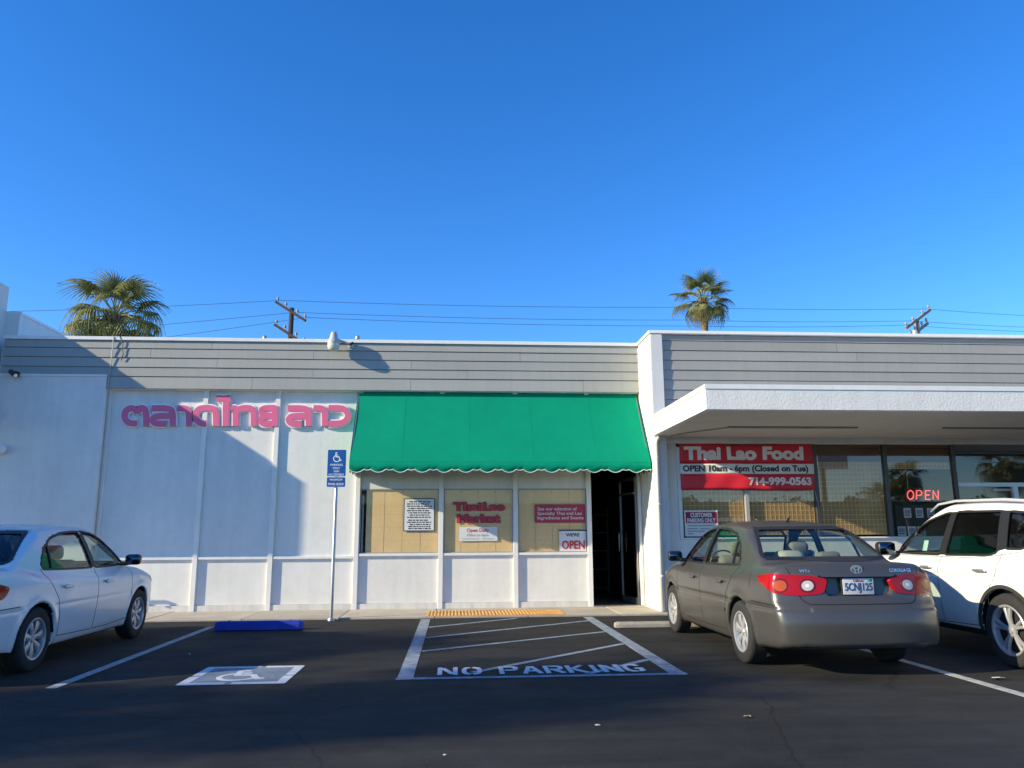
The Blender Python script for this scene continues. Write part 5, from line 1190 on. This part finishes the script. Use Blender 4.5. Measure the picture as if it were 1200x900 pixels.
# ---------------------------------------------------------------- utility poles and wires
WOOD = M('weathered pole wood', (.05, .034, .027), .9, noise=(8, .4)); WOOD2 = M('pale pole wood', (.30, .25, .20), .9, noise=(8, .3)); INSU = M('insulator', (.30, .29, .28), .3)
def upole(px, py, y, label, wood, ang, scale, arms):
    p = hit(px, py, 1, y); t = thing('utility_pole', label, 'pole', (p.x, y, 0), ang, 'utility poles behind the shops'); h = p.z
    MB().tube([(0, 0, 0), (0, 0, h)], [.19*scale, .13*scale], 12).build('mast', wood, t, smooth=True)
    for dz, L, tilt in arms:
        b = MB(); c, s_ = math.cos(tilt), math.sin(tilt)
        P = lambda u, w_, z: (u*c-z*s_, w_, u*s_+z*c+h+dz)
        v = [P(u, w_, z) for z in (-.07*scale, .07*scale) for w_ in (-.18*scale, -.06*scale) for u in (-L/2, L/2)]
        b.add(v, [(0,2,3,1),(4,5,7,6),(0,1,5,4),(2,6,7,3),(0,4,6,2),(1,3,7,5)]); o = b.build('crossarm', wood, t)
        for u in (-L*.46, -L*.18, L*.2, L*.46):
            q = P(u, -.12*scale, .07*scale); MB().lathe([(.03*scale, 0), (.03*scale, .10*scale), (.075*scale, .12*scale), (.06*scale, .24*scale), (.02*scale, .28*scale)], q, 'z', 10).build('insulator', INSU, o, smooth=40)
    return t, h
UY = 34.
pA, hA = upole(342, 361, UY, 'dark wooden utility pole with slanting crossarms behind the market', WOOD, R(-15), 1.15, [(-.25, 2.5, R(-33)), (-1.75, 2.5, R(-33))])
MB().lathe([(.001, .5), (.22, .48), (.24, .1), (.22, -.4), (.001, -.42)], (.95, -.2, hA-2.75), 'z', 14).build('transformer', M('transformer grey', (.4, .4, .4), .5), pA, smooth=45)
pB, hB = upole(1074, 376, 40., 'pale utility pole with a steep crossarm behind the restaurant', WOOD2, R(15), 1.35, [(.10, 3.1, R(33)), (-.75, 2.2, R(33))])
MB().lathe([(.001, .45), (.2, .43), (.22, .1), (.2, -.35), (.001, -.37)], (-.6, -.3, hB-1.3), 'z', 14).build('transformer', M('transformer grey', (.4, .4, .4), .5), pB, smooth=45)
WIRE = M('wire', (.05, .055, .07), .6)
def wire(pts, label, r=.014):
    P = [hit(a, b, 1, y) for a, b, y in pts]; out = []
    for k in range(len(P)-1):
        for i in range(12):
            u = i/12; q = P[k].lerp(P[k+1], u); q.z -= .25*4*u*(1-u)*((P[k+1]-P[k]).length/45); out.append(q)
    out.append(P[-1]); c = out[0].copy(); t = MB(); t.tube([p-c for p in out], r, 5); o = t.build('power_wire', WIRE, None); o.location = c
    return tag(o, label, 'wire', 'power wires behind the shops')
wire([(-40, 366, UY), (330, 352, UY), (800, 360, 37), (1085, 362, 40), (1260, 372, 44)], 'highest power wire running between both pole tops')
wire([(-40, 397, UY), (345, 366, UY), (800, 375, 37), (1068, 376, 40), (1260, 385, 44)], 'middle power wire passing the lower arms of both poles')
wire([(120, 404, UY), (358, 372, UY), (800, 382, 37), (1060, 381, 40), (1260, 390, 44)], 'lowest power wire meeting the market pole transformer')
# litter on the asphalt
def litter(px, py, s, mat, label, cat, seed):
    r = random.Random(seed); p = GP(px, py); b = MB(); n = 7
    ring = [(s*math.cos(6.28*k/n)*r.uniform(.6, 1.2), s*.7*math.sin(6.28*k/n)*r.uniform(.6, 1.2), r.uniform(.004, s*.5)) for k in range(n)]
    b.add(ring+[(0, 0, s*.35)], [(k, (k+1) % n, n) for k in range(n)]); o = b.build('litter' if cat == 'litter' else 'dry_leaf', mat); o.location = (p.x, p.y, .004); md = o.modifiers.new('s', 'SOLIDIFY'); md.thickness = .003; tag(o, label, cat)
DRY = M('dry leaf', (.34, .24, .11), .8); PAP = M('litter paper', (.7, .7, .68), .7)
litter(876, 841, .035, DRY, 'curled dry leaf on the asphalt below the taupe sedan', 'leaf', 1); litter(700, 851, .02, PAP, 'pale scrap on the asphalt below the parking lettering', 'litter', 2); litter(1170, 797, .07, PAP, 'white paper scrap beside the right parking line', 'litter', 3)
litter(521, 886, .014, PAP, 'tiny pale pebble scrap near the bottom of the lot', 'litter', 4); litter(222, 767, .012, PAP, 'tiny pale scrap near the white parking line', 'litter', 5)
# ================================================================ the far side of the lot, behind the camera: trees that shade the asphalt, palms and a sign that mirror in the glass
TLEAF = leafmat('broad leaf', (.07, .10, .035), .25); TBARK = M('tree bark', (.13, .10, .075), .9, noise=(6, .4), bump=(12, .6))
def leaf_mesh(rnd, n, rad, size, clumps):
    b = MB(); cl = []
    for k in range(clumps):
        d = Vector((rnd.gauss(0, 1), rnd.gauss(0, 1), rnd.gauss(0, 1))).normalized()*rnd.random()**.4
        cl.append((Vector((d.x*rad[0], d.y*rad[1], d.z*rad[2])), rnd.uniform(.55, 1.15)))
    for k in range(n):
        c, cr = cl[rnd.randrange(clumps)]; p = c+Vector((rnd.gauss(0, .55), rnd.gauss(0, .55), rnd.gauss(0, .38)))*cr
        u = Vector((rnd.gauss(0, 1), rnd.gauss(0, 1), rnd.gauss(0, .6))).normalized()*size*rnd.uniform(.6, 1.3); v = u.orthogonal().normalized()*u.length*.45
        b.add([p-u, p+v, p+u, p-v], [(0, 1, 2, 3)])
    return b, cl
def tree(x, y, h, rad, n, label, seed, group, clumps=46, size=.17):
    rnd = random.Random(seed); t = thing('street_tree', label, 'tree', (x, y, 0), 0, group); top = h
    lv, cl = leaf_mesh(rnd, n, rad, size, clumps)
    o = lv.build('crown', TLEAF, t, fix=False); o.location = (0, 0, top)
    tr = MB(); fk = max(top-rad[2]*1.25, 1.5); tr.tube([(0, 0, 0), (.1, .05, fk*.5), (.0, .1, fk)], [.34, .27, .21], 10)
    for c, cr in cl[:14]:
        e = Vector((c.x, c.y, top+c.z)); s = Vector((0, .1, fk)); m = s.lerp(e, .5)+Vector((rnd.uniform(-.3, .3), rnd.uniform(-.3, .3), -.2)); tr.tube([s, m, e], [.12, .07, .02], 6)
    tr.build('trunk', TBARK, t, smooth=True)
    return t
T1 = 9.0
GS = 'tall trees beside the lot that shade the stalls'
def slim(sl, x, h, rad, n, label, seed): tree(x, sl+x/3.3, h, rad, n, label, seed, GS, clumps=30, size=.16)
slim(-3.55, -30.5, 10.4, (2.6, .95, 2.2), 5200, 'slim leafy tree left of the lot nearest the shops', 21)
slim(-7.2, -31.5, 11.8, (2.8, .62, 2.7), 5200, 'slim leafy tree left of the lot, second from the shops', 22)
slim(-12.7, -33.0, 12.6, (3.2, 1.5, 3.6), 6500, 'tall leafy tree left of the lot, third from the shops', 23)
slim(-17.0, -30.0, 12.0, (3.0, 1.2, 3.4), 4500, 'tall leafy tree left of the lot farthest from the shops', 24)
def refl(px, py, y):
    """place on the plane Y=y that mirrors into the storefront glass at this pixel"""
    v = CR*((px-600)/FPX) - CU*((py-450)/FPX) + CF; s = ((SY-CAM.y)+(SY-y))/v.y
    return Vector((CAM.x+v.x*s, y, CAM.z+v.z*s))
GF = 'trees across the street behind the camera'
rnd = random.Random(4)
for k, (px, hpx) in enumerate(((820, 606), (880, 598), (925, 604), (985, 592), (1010, 588), (1095, 606), (1150, 600), (1230, 596), (1310, 604))):
    p = refl(px, hpx, -58-4*(k % 3)); tree(p.x, p.y, max(p.z-1.6, 2.6), (3.2+.6*(k % 2), 2.6, 1.9), 2200, '%s leafy tree from the left in the row across the street' % ['leftmost', 'second', 'third', 'fourth', 'fifth', 'sixth', 'seventh', 'eighth', 'ninth'][k], 50+k, GF, clumps=26, size=.26)
for k, (px, py, y) in enumerate(((1036, 588, -44), (1180, 545, -30), (1060, 560, -52))):
    p = refl(px, py, y); palm((p.x, y, 0), p.z, 1.0, 24, ['short fan palm across the street mirrored beside the neon sign', 'fan palm near the street mirrored over the entrance', 'tall fan palm across the street mirrored in the menu window'][k], 70+k, group='palms across the street behind the camera', dead=4, trunk_r=.2)
pyl = refl(975, 541, -24); ps = thing('pylon_sign', 'white roadside sign board on a brown post behind the camera', 'sign', (pyl.x, -24, 0))
box('board', M('board white', (.72, .70, .66), .6), ps, -.75, .75, -.1, .1, pyl.z-.35, pyl.z+.35); box('post', M('post brown', (.16, .10, .06), .8), ps, -.6, -.4, -.08, .08, 0, pyl.z-.352)
far = thing('far_building', 'low pale building across the street behind the camera', 'building', (30, -76, 0))
box('wall', M('far wall', (.45, .42, .37), .9), far, -50, 30, -4, 4, 0, 4.2); box('roof', M('far roof', (.25, .16, .12), .9), far, -51, 31, -5, 5, 4.2, 4.6)
for k in range(14): box('window', M('far window', (.05, .06, .08), .2), far, -47+5.4*k, -44.5+5.4*k, 4.0, 4.03, 1.0, 2.8)
